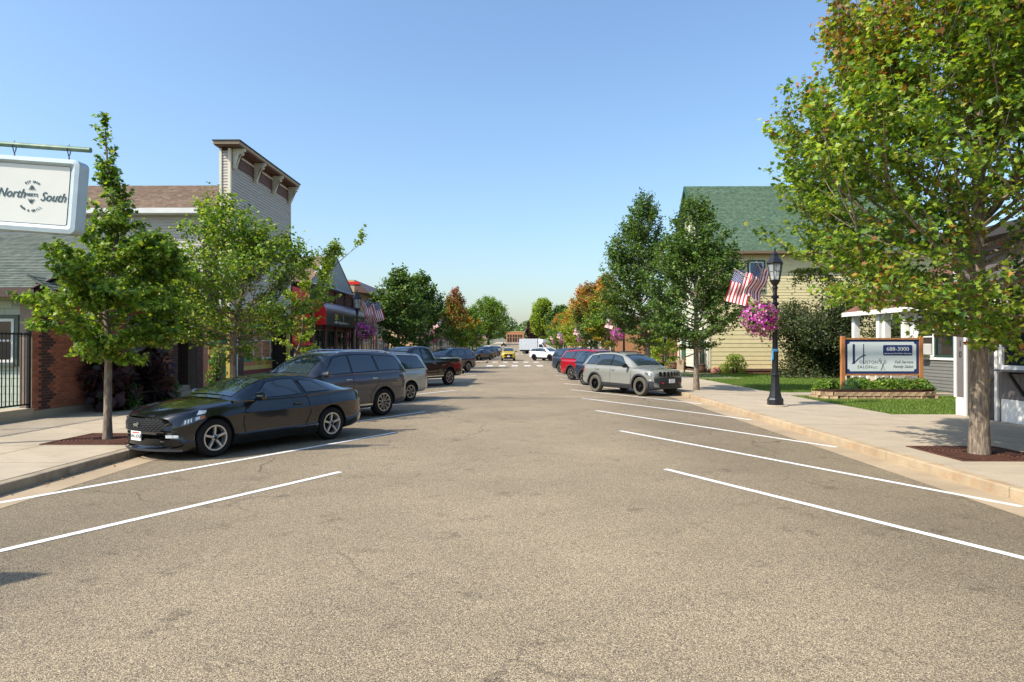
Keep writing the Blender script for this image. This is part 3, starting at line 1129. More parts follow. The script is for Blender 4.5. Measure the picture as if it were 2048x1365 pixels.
def lamp_parts(t):
    """Cast-iron post: footing, octagonal pedestal, flared base, fluted shaft, six-sided lantern."""
    MB().lathe([(.36, 0), (.36, .03), (.33, .04)], 20).build('footing', M_CONC2, t)
    b = MB()
    b.lathe([(.235, .03), (.235, .20), (.215, .24), (.19, .27)], 8, a0=R(22.5))
    b.lathe([(.185, .27), (.15, .45), (.118, .7), (.112, .92), (.155, .94), (.155, .98), (.10, 1.0)], 8, a0=R(22.5))
    b.build('base', M_LAMP, t, bevel=.006)
    b = MB()
    n = 16
    prof = [(.094, 1.0), (.088, 1.6), (.10, 1.62), (.10, 1.66), (.082, 1.68), (.060, 3.55), (.085, 3.58), (.085, 3.63), (.055, 3.66)]
    for r, h in prof:
        pass
    b.lathe(prof, n)
    b.build('shaft', M_LAMP, t, smooth=True)
    ln = MB()
    ln.lathe([(.05, 3.64), (.09, 3.70), (.16, 3.80), (.175, 3.83), (.16, 3.85)], 6)
    for k in range(6):
        a = 2 * math.pi * k / 6
        ln.beam((.145 * math.cos(a), .145 * math.sin(a), 3.84), (.225 * math.cos(a), .225 * math.sin(a), 4.34), .022, .022)
        a2 = 2 * math.pi * (k + 1) / 6
        ln.beam((.185 * math.cos(a), .185 * math.sin(a), 4.10), (.185 * math.cos(a2), .185 * math.sin(a2), 4.10), .01, .01)
    lo = ln.build('lantern', M_LAMP, t)
    for k in range(6):
        a, a2 = 2 * math.pi * k / 6, 2 * math.pi * (k + 1) / 6
        MB().poly([(.14 * math.cos(a), .14 * math.sin(a), 3.85), (.14 * math.cos(a2), .14 * math.sin(a2), 3.85), (.22 * math.cos(a2), .22 * math.sin(a2), 4.34), (.22 * math.cos(a), .22 * math.sin(a), 4.34)]).build('pane', glass_clear(), lo)
    MB().lathe([(.025, 3.85), (.045, 3.9), (.05, 4.02), (.03, 4.12), (.0, 4.14)], 10).build('bulb', mat('bulb_frosted', (235, 232, 220), .3), lo, smooth=True)
    rf = MB()
    rf.lathe([(.25, 4.33), (.265, 4.36), (.25, 4.39), (.17, 4.50), (.13, 4.56), (.12, 4.60), (.135, 4.62), (.07, 4.68), (.035, 4.70), (.02, 4.74), (.035, 4.77), (.008, 4.84)], 6)
    rf.build('roof', M_LAMP, lo)


def street_lamp(x, y, label, side, ribbon=False, plain=False):
    """side: +1 arms reach towards +X, -1 towards -X (over the street)."""
    z = gz(y) + .15
    t = thing('street_lamp', label, 'street lamp', (x, y, z), 0, 'black lantern lamps along the street')
    lb = label.replace('black street', 'the', 1)
    lamp_parts(t)
    if plain:
        return t
    b = MB()
    b.tube([(0, 0, 3.32), (side * .42, 0, 3.36), (side * .5, 0, 3.3)], .014, 6)
    b.tube([(0, 0, 3.08), (side * .36, 0, 3.33)], .010, 6)
    b.box(-.085, -.085, 3.28, .085, .085, 3.36)
    b.box(-.07, -.12, 3.06, .07, .09, 3.16)
    b.build('bracket', M_LAMP, t)
    h = tag(inst('flower_basket', ME_BASKET, None, (x + side * .48, y - .05, z + 2.70), (0, 0, random.uniform(0, 6)), (1, 1, 1)),
            'pink and purple petunia basket on ' + lb, 'flower basket', 'hanging petunia baskets')
    b = MB()
    for k in range(3):
        a = 2.1 * k
        b.tube([(.25 * math.cos(a), .25 * math.sin(a), .2), (0, .05, .68)], .004, 4)
    b.build('hanger', M_LAMP, h)
    MB().lathe([(.12, -.34), (.3, -.1), (.36, .12), (.3, .12)], 12).build('liner', M_SOIL, h)
    for k, (dx, dy, dz, yaw) in enumerate([(side * 1.15, .16, .80, 0), (side * .70, -.5, .92, .5)]):
        p0 = Vector((x + side * .05, y - .04 * k, z + 3.42))
        p1 = p0 + Vector((dx, dy, dz))
        fl = thing('flag', ('outer striped flag on ' if k == 0 else 'inner striped flag on ') + lb, 'flag', p0, 0, 'flags on the lamp posts')
        MB().tube([(0, 0, 0), p1 - p0], .013, 6).build('staff', M_POLEW, fl)
        c = inst('cloth', ME_FLAG, fl)
        d = (p0 - p1).normalized()            # from the tip back down the staff
        zz_ = Vector((0, 0, 1))
        side_v = zz_.cross(d).normalized()
        M4 = Matrix((d, side_v, zz_)).transposed().to_4x4()
        M4.translation = (p1 - p0) * .985
        c.matrix_local = M4
    if ribbon:
        b = MB()
        b.lathe([(.098, 1.66), (.102, 1.69), (.098, 1.74)], 14)
        b.beam((-.10, -.04, 1.7), (-.13, -.06, 1.36), .05, .008, (1, 0, 0))
        b.beam((-.09, -.06, 1.7), (-.10, -.09, 1.42), .04, .008, (1, 0, 0))
        tag(b.build('ribbon', mat('ribbon_blue', (92, 170, 214), .6), None, loc=(x, y, z)), 'light blue ribbon tied round the lamp post by the salon lawn', 'ribbon')
    return t


street_lamp(7.81, 20.9, 'black street lamp beside the salon lawn', -1, True)
street_lamp(7.9, 51.5, 'black street lamp before the storefronts past the yellow house', -1)
street_lamp(8.1, 84, 'black street lamp just past the crossing, right-hand sidewalk', -1)
street_lamp(8.1, 121, 'black street lamp behind the white crossover', -1)
street_lamp(8.1, 148, 'black street lamp near the box truck', -1)
street_lamp(-8.42, 3.85, 'black street lamp on the sidewalk outside the bar patio', 1, plain=True)
street_lamp(-8.7, 36.6, 'black street lamp before the dark awning', 1)
street_lamp(-8.7, 69.0 - 3.4, 'black street lamp at the near left-hand crossing corner', 1)
street_lamp(-8.6, 126, 'black street lamp by the parked black sedan', 1)
street_lamp(-8.6, 149, 'black street lamp at the second crossing, left-hand side', 1)
tree_grate(7.86, 11.75, 'rusty square tree grate around the large maple')
tree_grate(-8.12, 13.4, 'rusty square tree grate around the slender lobed-leaf tree')

# dry leaves and grit washed against the left kerb
rng = np.random.default_rng(99)
nl = 420
yl = rng.uniform(7.5, 34, nl)
Pl = np.stack([-6.88 + np.abs(rng.normal(0, .10, nl)), yl, np.full(nl, .012)], 1)
ll = leaf_mesh('leaf_litter', Pl, rng.uniform(.02, .055, nl), np.array([0, 0, 1.0]) + rng.normal(0, .25, (nl, 3)), pick([((150, 120, 70), 3), ((120, 92, 60), 3), ((176, 150, 90), 2), ((90, 74, 54), 2)], nl), 'oval', leaf_mat('leaf'))
tag(inst('leaf_litter', ll), 'dry leaves and grit lying along the left kerb', 'leaves', None, 'stuff')

# ================================================================== BUILDINGS
def shingle_mat(name, c1, c2, c3, along='x', rate=3.0):
    """Asphalt shingle: tab-by-tab colour differences along the courses."""
    if name in MATS:
        return MATS[name]
    m = bpy.data.materials.new(name)
    m.use_nodes = True
    nt = m.node_tree
    L = nt.links.new
    b = nt.nodes['Principled BSDF']
    tc = nd(nt, 'ShaderNodeTexCoord')
    sp = nd(nt, 'ShaderNodeSeparateXYZ')
    L(tc.outputs['Object'], sp.inputs[0])
    cm = nd(nt, 'ShaderNodeCombineXYZ')
    L(sp.outputs[0 if along == 'x' else 1], cm.inputs[0])
    mu = nd(nt, 'ShaderNodeMath', operation='MULTIPLY')
    mu.inputs[1].default_value = 1.0
    L(sp.outputs[2], mu.inputs[0])
    L(mu.outputs[0], cm.inputs[1])
    br = nd(nt, 'ShaderNodeTexBrick')
    br.inputs['Scale'].default_value = rate
    br.inputs['Mortar Size'].default_value = 0.006
    br.inputs['Brick Width'].default_value = 0.7
    br.inputs['Row Height'].default_value = 0.33
    br.inputs['Color1'].default_value = (*lin(c1), 1)
    br.inputs['Color2'].default_value = (*lin(c2), 1)
    br.inputs['Mortar'].default_value = (*lin(c3), 1)
    L(cm.outputs[0], br.inputs['Vector'])
    n = nd(nt, 'ShaderNodeTexNoise')
    n.inputs['Scale'].default_value = 6
    n.inputs['Detail'].default_value = 6
    L(tc.outputs['Object'], n.inputs['Vector'])
    mr = nd(nt, 'ShaderNodeMapRange')
    mr.inputs[1].default_value = .3
    mr.inputs[2].default_value = .7
    mr.inputs[3].default_value = .75
    mr.inputs[4].default_value = 1.25
    L(n.outputs[0], mr.inputs[0])
    vm = nd(nt, 'ShaderNodeVectorMath', operation='SCALE')
    L(br.outputs[0], vm.inputs[0])
    L(mr.outputs[0], vm.inputs['Scale'])
    L(vm.outputs[0], b.inputs['Base Color'])
    b.inputs['Roughness'].default_value = .95
    b.inputs['Specular IOR Level'].default_value = .15
    MATS[name] = m
    return m


def brick_mat(name, c1, c2, mortar, scale=4.6):
    """Brickwork too far off to pick its bricks apart: courses on both wall directions."""
    if name in MATS:
        return MATS[name]
    m = bpy.data.materials.new(name)
    m.use_nodes = True
    nt = m.node_tree
    L = nt.links.new
    b = nt.nodes['Principled BSDF']
    tc = nd(nt, 'ShaderNodeTexCoord')
    sp = nd(nt, 'ShaderNodeSeparateXYZ')
    L(tc.outputs['Object'], sp.inputs[0])
    ad = nd(nt, 'ShaderNodeMath', operation='ADD')
    L(sp.outputs[0], ad.inputs[0])
    L(sp.outputs[1], ad.inputs[1])
    cm = nd(nt, 'ShaderNodeCombineXYZ')
    L(ad.outputs[0], cm.inputs[0])
    L(sp.outputs[2], cm.inputs[1])
    br = nd(nt, 'ShaderNodeTexBrick')
    br.inputs['Scale'].default_value = scale
    br.inputs['Mortar Size'].default_value = 0.03
    br.inputs['Brick Width'].default_value = 1.0
    br.inputs['Row Height'].default_value = 0.35
    br.inputs['Color1'].default_value = (*lin(c1), 1)
    br.inputs['Color2'].default_value = (*lin(c2), 1)
    br.inputs['Mortar'].default_value = (*lin(mortar), 1)
    L(cm.outputs[0], br.inputs['Vector'])
    L(br.outputs[0], b.inputs['Base Color'])
    b.inputs['Roughness'].default_value = .9
    bp = nd(nt, 'ShaderNodeBump')
    bp.inputs['Strength'].default_value = .5
    bp.inputs['Distance'].default_value = .01
    bp.invert = True
    L(br.outputs['Fac'], bp.inputs['Height'])
    L(bp.outputs[0], b.inputs['Normal'])
    MATS[name] = m
    return m


M_GLASS = mat('window_glass', (26, 32, 36), 0.06, spec=0.6)
M_WTRIM = mat('trim_white', (226, 224, 216), .55, var=.05, vs=3)
M_BEIGE = mat('vinyl_siding_beige', (188, 179, 164), .6, var=.04, vs=2, obj_rand=.03)
M_BROWN = mat('trim_brown', (84, 62, 54), .6, var=.1, vs=3)
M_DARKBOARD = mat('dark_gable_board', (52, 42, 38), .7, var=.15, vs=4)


def planks(wall, axis, pos, out, lim, z0, z1, step, m, holes=(), name='plank', proud=.022):
    """Lapped boards, each its own piece. lim(z) -> (a0, a1) or a list of spans at that height."""
    z = z0
    while z < z1 - .02:
        h = min(step, z1 - z)
        spans = lim(z + h * .5)
        if spans and not isinstance(spans[0], (tuple, list)):
            spans = [spans]
        for (hb0, hb1, hz0, hz1) in holes:
            if hz0 < z + h * .5 < hz1:
                ns = []
                for (a0, a1) in spans:
                    if a0 < hb0:
                        ns.append((a0, min(a1, hb0)))
                    if a1 > hb1:
                        ns.append((max(a0, hb1), a1))
                spans = ns
        for (a0, a1) in spans:
            if a1 - a0 < .03:
                continue
            cs = [(-.012, z + .014), (proud, z + .014), (.004, z + h + .002), (-.012, z + h + .002)]
            b = MB()
            if axis == 'x':
                b.prism([(pos + out * d, q) for d, q in cs], 'x', a0, a1)
            else:
                b.prism([(pos + out * d, q) for d, q in cs], 'y', a0, a1)
            b.build(name, m, wall)
        z += step


def window(parent, axis, pos, out, a0, a1, z0, z1, frame_m=None, fw=.07, mull=(), rails=(), trim_m=None, tw=.09, glass=None, depth=.05, name='window'):
    """Framed window standing proud of the wall face; panes are sub-parts."""
    frame_m = frame_m or M_WTRIM
    b = MB()

    def bx(u0, u1, q0, q1, d0, d1):
        if axis == 'x':
            b.box(u0, pos + out * d0, q0, u1, pos + out * d1, q1)
        else:
            b.box(pos + out * d0, u0, q0, pos + out * d1, u1, q1)
    bx(a0, a0 + fw, z0, z1, 0, depth)
    bx(a1 - fw, a1, z0, z1, 0, depth)
    bx(a0 + fw, a1 - fw, z0, z0 + fw, 0, depth)
    bx(a0 + fw, a1 - fw, z1 - fw, z1, 0, depth)
    for mu in mull:
        bx(mu - .025, mu + .025, z0 + fw, z1 - fw, 0, depth - .008)
    for rz in rails:
        bx(a0 + fw, a1 - fw, rz - .025, rz + .025, 0, depth - .012)
    w = b.build(name, frame_m, parent)
    us = [a0 + fw] + sorted(mull) + [a1 - fw]
    zs = [z0 + fw] + sorted(rails) + [z1 - fw]
    for i in range(len(us) - 1):
        for j in range(len(zs) - 1):
            b = MB()
            bx(us[i], us[i + 1], zs[j], zs[j + 1], .002, .028)
            b.build('pane', glass or M_GLASS, w)
    if trim_m:
        b = MB()
        bx(a0 - tw, a0, z0 - tw, z1 + tw, 0, depth - .015)
        bx(a1, a1 + tw, z0 - tw, z1 + tw, 0, depth - .015)
        bx(a0, a1, z1, z1 + tw, 0, depth - .015)
        bx(a0, a1, z0 - tw, z0, 0, depth + .02)
        b.build('casing', trim_m, w)
    return w


def door(parent, axis, pos, out, a0, a1, z0, z1, m, trim=None, glass=False, knob=True):
    b = MB()

    def bx(u0, u1, q0, q1, d0, d1):
        if axis == 'x':
            b.box(u0, pos + out * d0, q0, u1, pos + out * d1, q1)
        else:
            b.box(pos + out * d0, u0, q0, pos + out * d1, u1, q1)
    bx(a0, a1, z0, z1, 0, .03)
    bx(a0 + .12, a1 - .12, z0 + .2, z0 + .85, .03, .04)
    d = b.build('door', m, parent)
    if glass:
        b = MB()
        bx(a0 + .12, a1 - .12, z0 + 1.0, z1 - .15, .03, .036)
        b.build('pane', M_GLASS, d)
    if knob:
        b = MB()
        bx(a0 + .05, a0 + .10, z0 + .95, z0 + 1.0, .03, .09)
        b.build('handle', mat('brass', (170, 140, 80), .35, metal=.8), d)
    if trim:
        b = MB()
        bx(a0 - .09, a0, z0, z1 + .09, 0, .045)
        bx(a1, a1 + .09, z0, z1 + .09, 0, .045)
        bx(a0, a1, z1, z1 + .09, 0, .045)
        b.build('door_frame', trim, d)
    return d


def shingle_plane(parent, along, e0, e1, r0, r1, m, step=.14, th=.05, name='roof_slope'):
    """Stepped courses from the eave line e0-e1 up to the ridge line r0-r1."""
    e0, e1, r0, r1 = map(Vector, (e0, e1, r0, r1))
    ln = ((r0 - e0).length + (r1 - e1).length) / 2
    n = max(2, int(ln / step))
    nrm = (e1 - e0).cross(r0 - e0).normalized()
    if nrm.z < 0:
        nrm = -nrm
    b = MB()
    for i in range(n):
        a, c = i / n, (i + 1) / n
        p0, p1 = e0.lerp(r0, a), e1.lerp(r1, a)
        q0, q1 = e0.lerp(r0, c), e1.lerp(r1, c)
        up0, up1 = nrm * .018, nrm * .004
        b.add([p0 + up0, p1 + up0, q1 + up1, q0 + up1, p0, p1], [(0, 1, 2, 3), (4, 5, 1, 0)])
    dn = nrm * -th
    b.add([e0, e1, r1, r0, e0 + dn, e1 + dn, r1 + dn, r0 + dn], [(7, 6, 5, 4), (0, 4, 5, 1), (1, 5, 6, 2), (3, 2, 6, 7), (0, 3, 7, 4)])
    return b.build(name, m, parent, fix=False)


# ---------------------------------------------------------------- brick bar with gabled roof (left foreground)
BX = -12.27
bar = thing('bar_building', 'low brick bar building with brown fascia and grey-green shingle roof', 'building', (0, 0, 0))
wall = MB().box(-12.6, 17.1, 0, BX - .012, 24.44, 3.3).box(-12.6, 25.86, 0, BX - .012, 26.4, 3.3).box(-12.6, 24.44, 3.02, BX - .012, 25.86, 3.3).box(-30, 25.98, 0, -13.42, 26.4, 3.3).build('wall', mat('brick_mortar', (142, 126, 112), .95, var=.1, vs=6, bump=.3), bar)
brick_hole = [(19.3, 20.25, 1.8, 2.95), (21.15, 22.4, 1.8, 2.95), (24.45, 25.85, .3, 3.02)]
M_BK_O = mat('brick_red', (170, 106, 82), .9, var=.12, vs=14, obj_rand=.22, bump=.3, bs=60, spec=.2)
M_BK_OD = mat('brick_dark', (90, 68, 62), .9, var=.15, vs=14, obj_rand=.25, bump=.3, bs=60, spec=.2)
M_BK_I = mat('brick_red_far', (170, 106, 82), .9, var=.12, vs=14, isl_rand=.22, bump=.3, bs=60, spec=.2)
M_BK_ID = mat('brick_dark_far', (90, 68, 62), .9, var=.15, vs=14, isl_rand=.25, bump=.3, bs=60, spec=.2)
bricks = []
zc, row = .36, 0
while zc < 3.2:
    y = 17.1 + (0 if row % 2 == 0 else -.107)
    k = 0
    while y < 26.4:
        y0, y1 = max(17.1, y), min(26.4, y + .205)
        blocked = False
        for (b0, b1, h0, h1) in brick_hole:
            if h0 - .04 < zc + .03 < h1 and y1 > b0 and y0 < b1:
                if y0 < b0 - .05:
                    y1 = b0
                elif y1 > b1 + .05:
                    y0 = b1
                else:
                    blocked = True
        if not blocked and y1 - y0 > .03:
            tooth = (row // 3) % 2
            dark = (17.22 < y0 < 17.62 + .2 * tooth) or (23.95 - .2 * tooth < y0 < 24.5) or y0 > 25.8
            bricks.append((y0, y1, zc, dark))
        y += .215
    zc += .0765
    row += 1
bricks.sort(key=lambda q: q[0])
me_b = {d: MB().box(-.012, 0, 0, .006, .205, .064).mesh('brick', M_BK_OD if d else M_BK_O) for d in (0, 1)}
for (y0, y1, z, d) in bricks[:300]:
    inst('brick', me_b[1 if d else 0], wall, (BX + random.uniform(-.002, .003), y0, z), (0, 0, 0), (1, (y1 - y0) / .205, 1))
far_b = MB()
for (y0, y1, z, d) in bricks[300:]:
    far_b.k = 1 if d else 0
    q = random.uniform(-.002, .003)
    far_b.box(BX - .012 + q, y0, z, BX + .006 + q, y1, z + .064)
tag(far_b.build('brickwork', [M_BK_I, M_BK_ID], wall, fix=False), kind='stuff')
MB().box(-12.5, 17.12, 0, BX + .03, 24.4, .34).build('footing', M_CONC2, bar)
M_GREENTRIM = mat('trim_grey_green', (92, 104, 94), .6, var=.08)
M_POSTER = mat('window_poster', (196, 150, 70), .5, var=.6, vs=5, dirt=(190, 60, 70), dirt_s=4, dirt_amt=.9)
window(bar, 'y', BX, 1, 19.32, 20.23, 1.82, 2.93, M_GREENTRIM, rails=(2.35,))
window(bar, 'y', BX, 1, 21.17, 22.38, 1.82, 2.93, M_GREENTRIM, glass=mat('window_glass_curtained', (60, 62, 58), .15, var=.5, vs=3), mull=(21.8,))
# entrance recess with steps
MB().box(-13.4, 24.35, 0, -13.3, 25.95, 3.1).box(-13.3, 24.35, 0, -12.6, 24.45, 3.1).box(-13.3, 25.85, 0, -12.6, 25.95, 3.1).build('recess', brick_mat('brick_dark_course', (74, 54, 48), (92, 64, 54), (120, 106, 96)), bar)
door(bar, 'y', -13.3, 1, 24.6, 25.6, .55, 2.75, M_BROWN, None)
for i in range(2):
    MB().box(-12.6 - .35 * i, 24.46 + .004 * i, .002 * i, -12.15 - .35 * i, 25.84 - .004 * i, .33 + .17 * i).build('step', M_CONC2, bar)
M_SH_GRN = shingle_mat('shingle_grey_green', (92, 100, 92), (112, 118, 106), (58, 62, 58))
M_SH_BRN = shingle_mat('shingle_brown', (124, 104, 88), (146, 126, 106), (78, 64, 54))
rf = empty('roof', parent=bar)
shingle_plane(rf, 'x', (-34, 16.75, 3.42), (-11.95, 16.75, 3.42), (-34, 21.6, 5.55), (-11.95, 21.6, 5.55), M_SH_GRN)
shingle_plane(rf, 'x', (-11.95, 26.7, 3.42), (-34, 26.7, 3.42), (-11.95, 21.6, 5.55), (-34, 21.6, 5.55), M_SH_GRN)
MB().prism([(17.1, 3.3), (26.4, 3.3), (21.6, 5.4)], 'x', -12.6, -12.28).build('gable', M_DARKBOARD, bar)
b = MB()
b.beam((-11.98, 16.7, 3.33), (-11.98, 21.6, 5.47), .06, .2)
b.beam((-11.98, 26.75, 3.33), (-11.98, 21.6, 5.47), .06, .2)
b.box(-34, 16.68, 3.2, -11.95, 16.74, 3.42)
b.build('fascia', M_BROWN, bar)
shingle_plane(bar, 'y', (-11.6, 16.9, 3.38), (-11.6, 26.6, 3.38), (-12.28, 16.9, 3.78), (-12.28, 26.6, 3.78), shingle_mat('shingle_grey_green_front', (92, 100, 92), (112, 118, 106), (58, 62, 58), 'y'), name='pent_roof')
MB().box(-11.66, 16.9, 3.2, -11.58, 26.6, 3.37).box(-12.27, 16.9, 3.2, -11.66, 26.6, 3.24).build('pent_fascia', M_BROWN, bar)
# block wing facing the patio
bw = MB().box(-34, 17.42, 0, -12.62, 17.8, 3.3).build('block_wall', mat('block_mortar', (170, 178, 162), .9), bar)
M_BLOCK = mat('painted_block', (196, 204, 186), .7, var=.05, vs=4, bump=.25, bs=50, obj_rand=.03)
me_k = MB().box(.006, -.03, .006, .394, 0, .194).mesh('block', M_BLOCK)
for r in range(16):
    for c in range(5):
        xx = -12.62 - .4 * (c + 1) + (.2 if r % 2 else 0)
        if not (-13.62 < xx + .2 < -12.86 and 1.5 < .15 + .2 * r + .1 < 2.75):
            inst('block', me_k, bw, (min(xx, -13.02), 17.42, .15 + .2 * r))
window(bar, 'x', 17.40, -1, -13.6, -12.92, 1.56, 2.68, M_WTRIM, trim_m=M_GREENTRIM, tw=.1, rails=(2.12,), depth=.08)
MB().box(-12.95, 17.30, 3.0, -12.75, 17.39, 3.14).build('junction_box', mat('metal_grey', (150, 152, 148), .5), bar)

# patio fence on a low concrete ledge
MB().box(-12.75, 9, -.05, -12.22, 17.08, .42).build('patio_ledge', M_CONC2)
tag(bpy.data.objects['patio_ledge'], 'low concrete ledge under the black patio fence', 'ledge')
fence = thing('patio_fence', 'black metal picket fence on the concrete ledge before the patio', 'fence', (-12.32, 9, .42))
M_IRON = mat('fence_black', (28, 28, 30), .45, metal=.3)
me_pk = MB().box(-.01, -.01, .08, .01, .01, 1.9).mesh('picket', M_IRON)
for i in range(62):
    inst('picket', me_pk, fence, (0, .15 + i * .127, 0))
for zr in (.1, 1.86):
    MB().box(-.018, 0, zr - .02, .018, 8.05, zr + .02).build('rail', M_IRON, fence)
for yp in (0, 2.68, 5.36, 8.03):
    MB().box(-.035, yp - .035, 0, .035, yp + .035, 1.98).build('post', M_IRON, fence)

# bench between the cannas
bn = thing('bench', 'dark slatted metal bench against the brick wall, between cannas', 'bench', (-11.75, 20.45, .15))
M_BN = mat('bench_dark', (40, 42, 46), .35, metal=.4)
for i in range(4):
    MB().box(.10 + .10 * i, -.65, .43, .185 + .10 * i, .65, .455).build('seat_slat', M_BN, bn)
for i in range(4):
    MB().box(-.02 - .02 * i, -.65, .55 + .11 * i, .0 - .02 * i, .65, .63 + .11 * i).build('back_slat', M_BN, bn)
for s in (-.6, .6):
    b = MB().beam((.02, s, 0), (.06, s, .45), .04, .04).beam((.46, s, 0), (.44, s, .45), .04, .04).beam((.0, s, .44), (.48, s, .44), .04, .04).beam((.04, s, .44), (-.1, s, 1.0), .04, .04)
    b.beam((.0, s, .66), (.46, s, .66), .04, .03).beam((.44, s, .45), (.45, s, .66), .03, .03)
    b.build('end_frame', M_BN, bn)

# hanging bar sign on a green pipe
sg = thing('hanging_sign', 'white hanging lightbox sign with green lettering on a green pipe', 'sign', (-8.17, 11.3, 4.53))
sg.rotation_euler = (0, R(4.2), 0)
M_PIPE = mat('pipe_green', (92, 118, 100), .5, metal=.3, var=.2, vs=8, dirt=(150, 140, 120), dirt_s=9, dirt_amt=.6)
M_SIGNW = mat('sign_face', (216, 216, 206), .5, var=.03, vs=2)
M_CASE = mat('sign_case', (178, 192, 196), .45, metal=.2, var=.08, vs=4)
M_INK = mat('ink_green', (40, 80, 86), .6)


def rrect(x0, x1, z0, z1, r, n=5):
    pts = []
    for (cx, cz, a0) in ((x1 - r, z0 + r, -90), (x1 - r, z1 - r, 0), (x0 + r, z1 - r, 90), (x0 + r, z0 + r, 180)):
        for i in range(n + 1):
            a = R(a0 + 90 * i / n)
            pts.append((cx + r * math.cos(a), cz + r * math.sin(a)))
    return pts


outer, inner, core = rrect(-.80, .80, -.62, .62, .1), rrect(-.73, .73, -.55, .55, .06), rrect(-.68, .62, -.48, .50, .03)
b = MB()
n = len(outer)
V_ = [(x, 0, z) for x, z in outer] + [(x, .26, z) for x, z in outer] + [(x, -.01, z) for x, z in inner] + [(x, .06, z) for x, z in core]
F_ = [tuple(n + i for i in range(n))]
for i in range(n):
    j = (i + 1) % n
    F_ += [(i, j, n + j, n + i), (i, 2 * n + i, 2 * n + j, j), (2 * n + i, 3 * n + i, 3 * n + j, 2 * n + j)]
b.add(V_, F_)
b.build('case', M_CASE, sg)
b = MB()
b.add([(x, .045, z) for x, z in core], [tuple(range(n))])
face = b.build('face', M_SIGNW, sg)
rot_s = (R(90), 0, 0)
text('lettering', 'North', .215, M_INK, sg, (-.345, .04, .0), rot_s, shear=.35, sx_=.86)
text('lettering', 'South', .215, M_INK, sg, (.365, .04, -.03), rot_s, shear=.35, sx_=.86)
text('lettering', 'MEETS', .072, M_INK, sg, (0, .04, -.01), rot_s, spacing=1.1)
for body, rad, span, cz, flip in (('EST 2019', .20, 66, .015, 1), ('BAR & GRILL', .235, 88, -.04, -1)):
    for i, ch in enumerate(body):
        if ch == ' ':
            continue
        a = R(-span / 2 + span * i / (len(body) - 1))
        text('lettering', ch, .052, M_INK, sg, (rad * math.sin(a), .04, cz + flip * rad * math.cos(a)), (R(90), flip * a, 0))
for flip in (1, -1):
    b = MB()
    c0 = .085 * flip
    b.box(-.005, .036, c0 - .012, .005, .04, c0 + .065) if flip > 0 else b.box(-.005, .036, c0 - .065, .005, .04, c0 + .012)
    for q, w in ((.0, .055), (.022, .042), (.045, .028)):
        for s in (-1, 1):
            b.beam((0, .038, c0 + flip * (q + .02)), (s * w, .038, c0 + flip * (q - .006)), .004, .010, (0, 0, 1))
    b.build('tree_emblem', M_INK, sg)
pp = thing('sign_pipe', 'weathered green steel pipe holding up the hanging bar sign', 'pipe', (-8.17, 11.42, 5.36))
pp.rotation_euler = (0, R(4.2), 0)
MB().tube([(-4.4, 0, 0), (.95, 0, 0)], .045, 12).build('pipe', M_PIPE, pp)
MB().tube([(-4.4, 0, -5.6), (-4.4, 0, .3)], .08, 12).build('post', M_PIPE, pp)
for xx in (-.35, .58):
    b = MB()
    b.tube([(xx, -.0, .07), (xx, -.05, -.02), (xx + .02, -.04, -.10), (xx + .03, 0, -.2), (xx - .02, .03, -.2), (xx - .01, .05, -.08), (xx, .05, .03)], .009, 6)
    b.build('hook', M_IRON, pp)

# ---------------------------------------------------------------- false-front building with striped ground floor
FX = -12.0
ff = thing('false_front_building', 'tall grey-beige clapboard false-front shop with bracketed brown cornice', 'building', (-.3, 0, .2))
bd = MB().box(-30, 29.25, -.3, -13.3, 36.5, 7.6).build('body', M_BEIGE, ff)
MB().prism([(29.25, 7.6), (36.5, 7.6), (32.9, 9.4)], 'x', -30, -12.45).build('gable', M_BEIGE, ff)
planks(bd, 'x', 29.25, -1, lambda z: (-24, -13.32), .2, 7.5, .125, M_BEIGE)
w_ff = MB().box(-12.45, 28.97, 3.3, FX - .03, 36.6, 10.3).build('front_wall', M_DARKBOARD, ff)  # backing kept dark: shade under each lap is put into the gap colour
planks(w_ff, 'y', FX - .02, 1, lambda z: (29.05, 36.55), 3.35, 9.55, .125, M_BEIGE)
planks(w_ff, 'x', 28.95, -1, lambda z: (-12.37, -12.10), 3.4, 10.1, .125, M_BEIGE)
MB().box(-12.47, 28.90, 3.3, -12.37, 28.96, 10.2).box(-12.10, 28.90, 3.3, FX + .015, 28.96, 10.2).box(FX - .02, 36.52, 3.3, FX + .02, 36.62, 10.2).box(FX - .02, 28.96, 3.3, FX + .016, 29.05, 10.2).build('corner_board', mat('trim_cream', (224, 212, 190), .55, var=.04), ff)
fr = MB().box(FX - .02, 29.05, 9.56, FX + .03, 36.52, 10.22).build('frieze', mat('frieze_brown', (104, 72, 62), .7, var=.12, vs=3), ff)
for z in (9.75, 9.95):
    MB().box(FX + .03, 29.05, z, FX + .036, 36.52, z + .012).build('board_joint', M_BROWN, fr)
MB().box(FX + .03, 29.05, 10.02, FX + .055, 36.52, 10.09).build('moulding', MATS['trim_cream'], fr)
b = MB().box(-12.55, 28.62, 10.24, FX + .47, 36.45, 10.28)
b.build('soffit', MATS['frieze_brown'], ff)
MB().box(-12.6, 28.56, 10.28, FX + .53, 36.5, 10.42).build('cornice', mat('cornice_tan', (168, 146, 118), .6, var=.06), ff, bevel=.02)
MB().box(-12.62, 28.52, 10.42, FX + .57, 36.55, 10.46).build('cornice_cap', mat('cap_dark', (52, 54, 56), .6), ff)
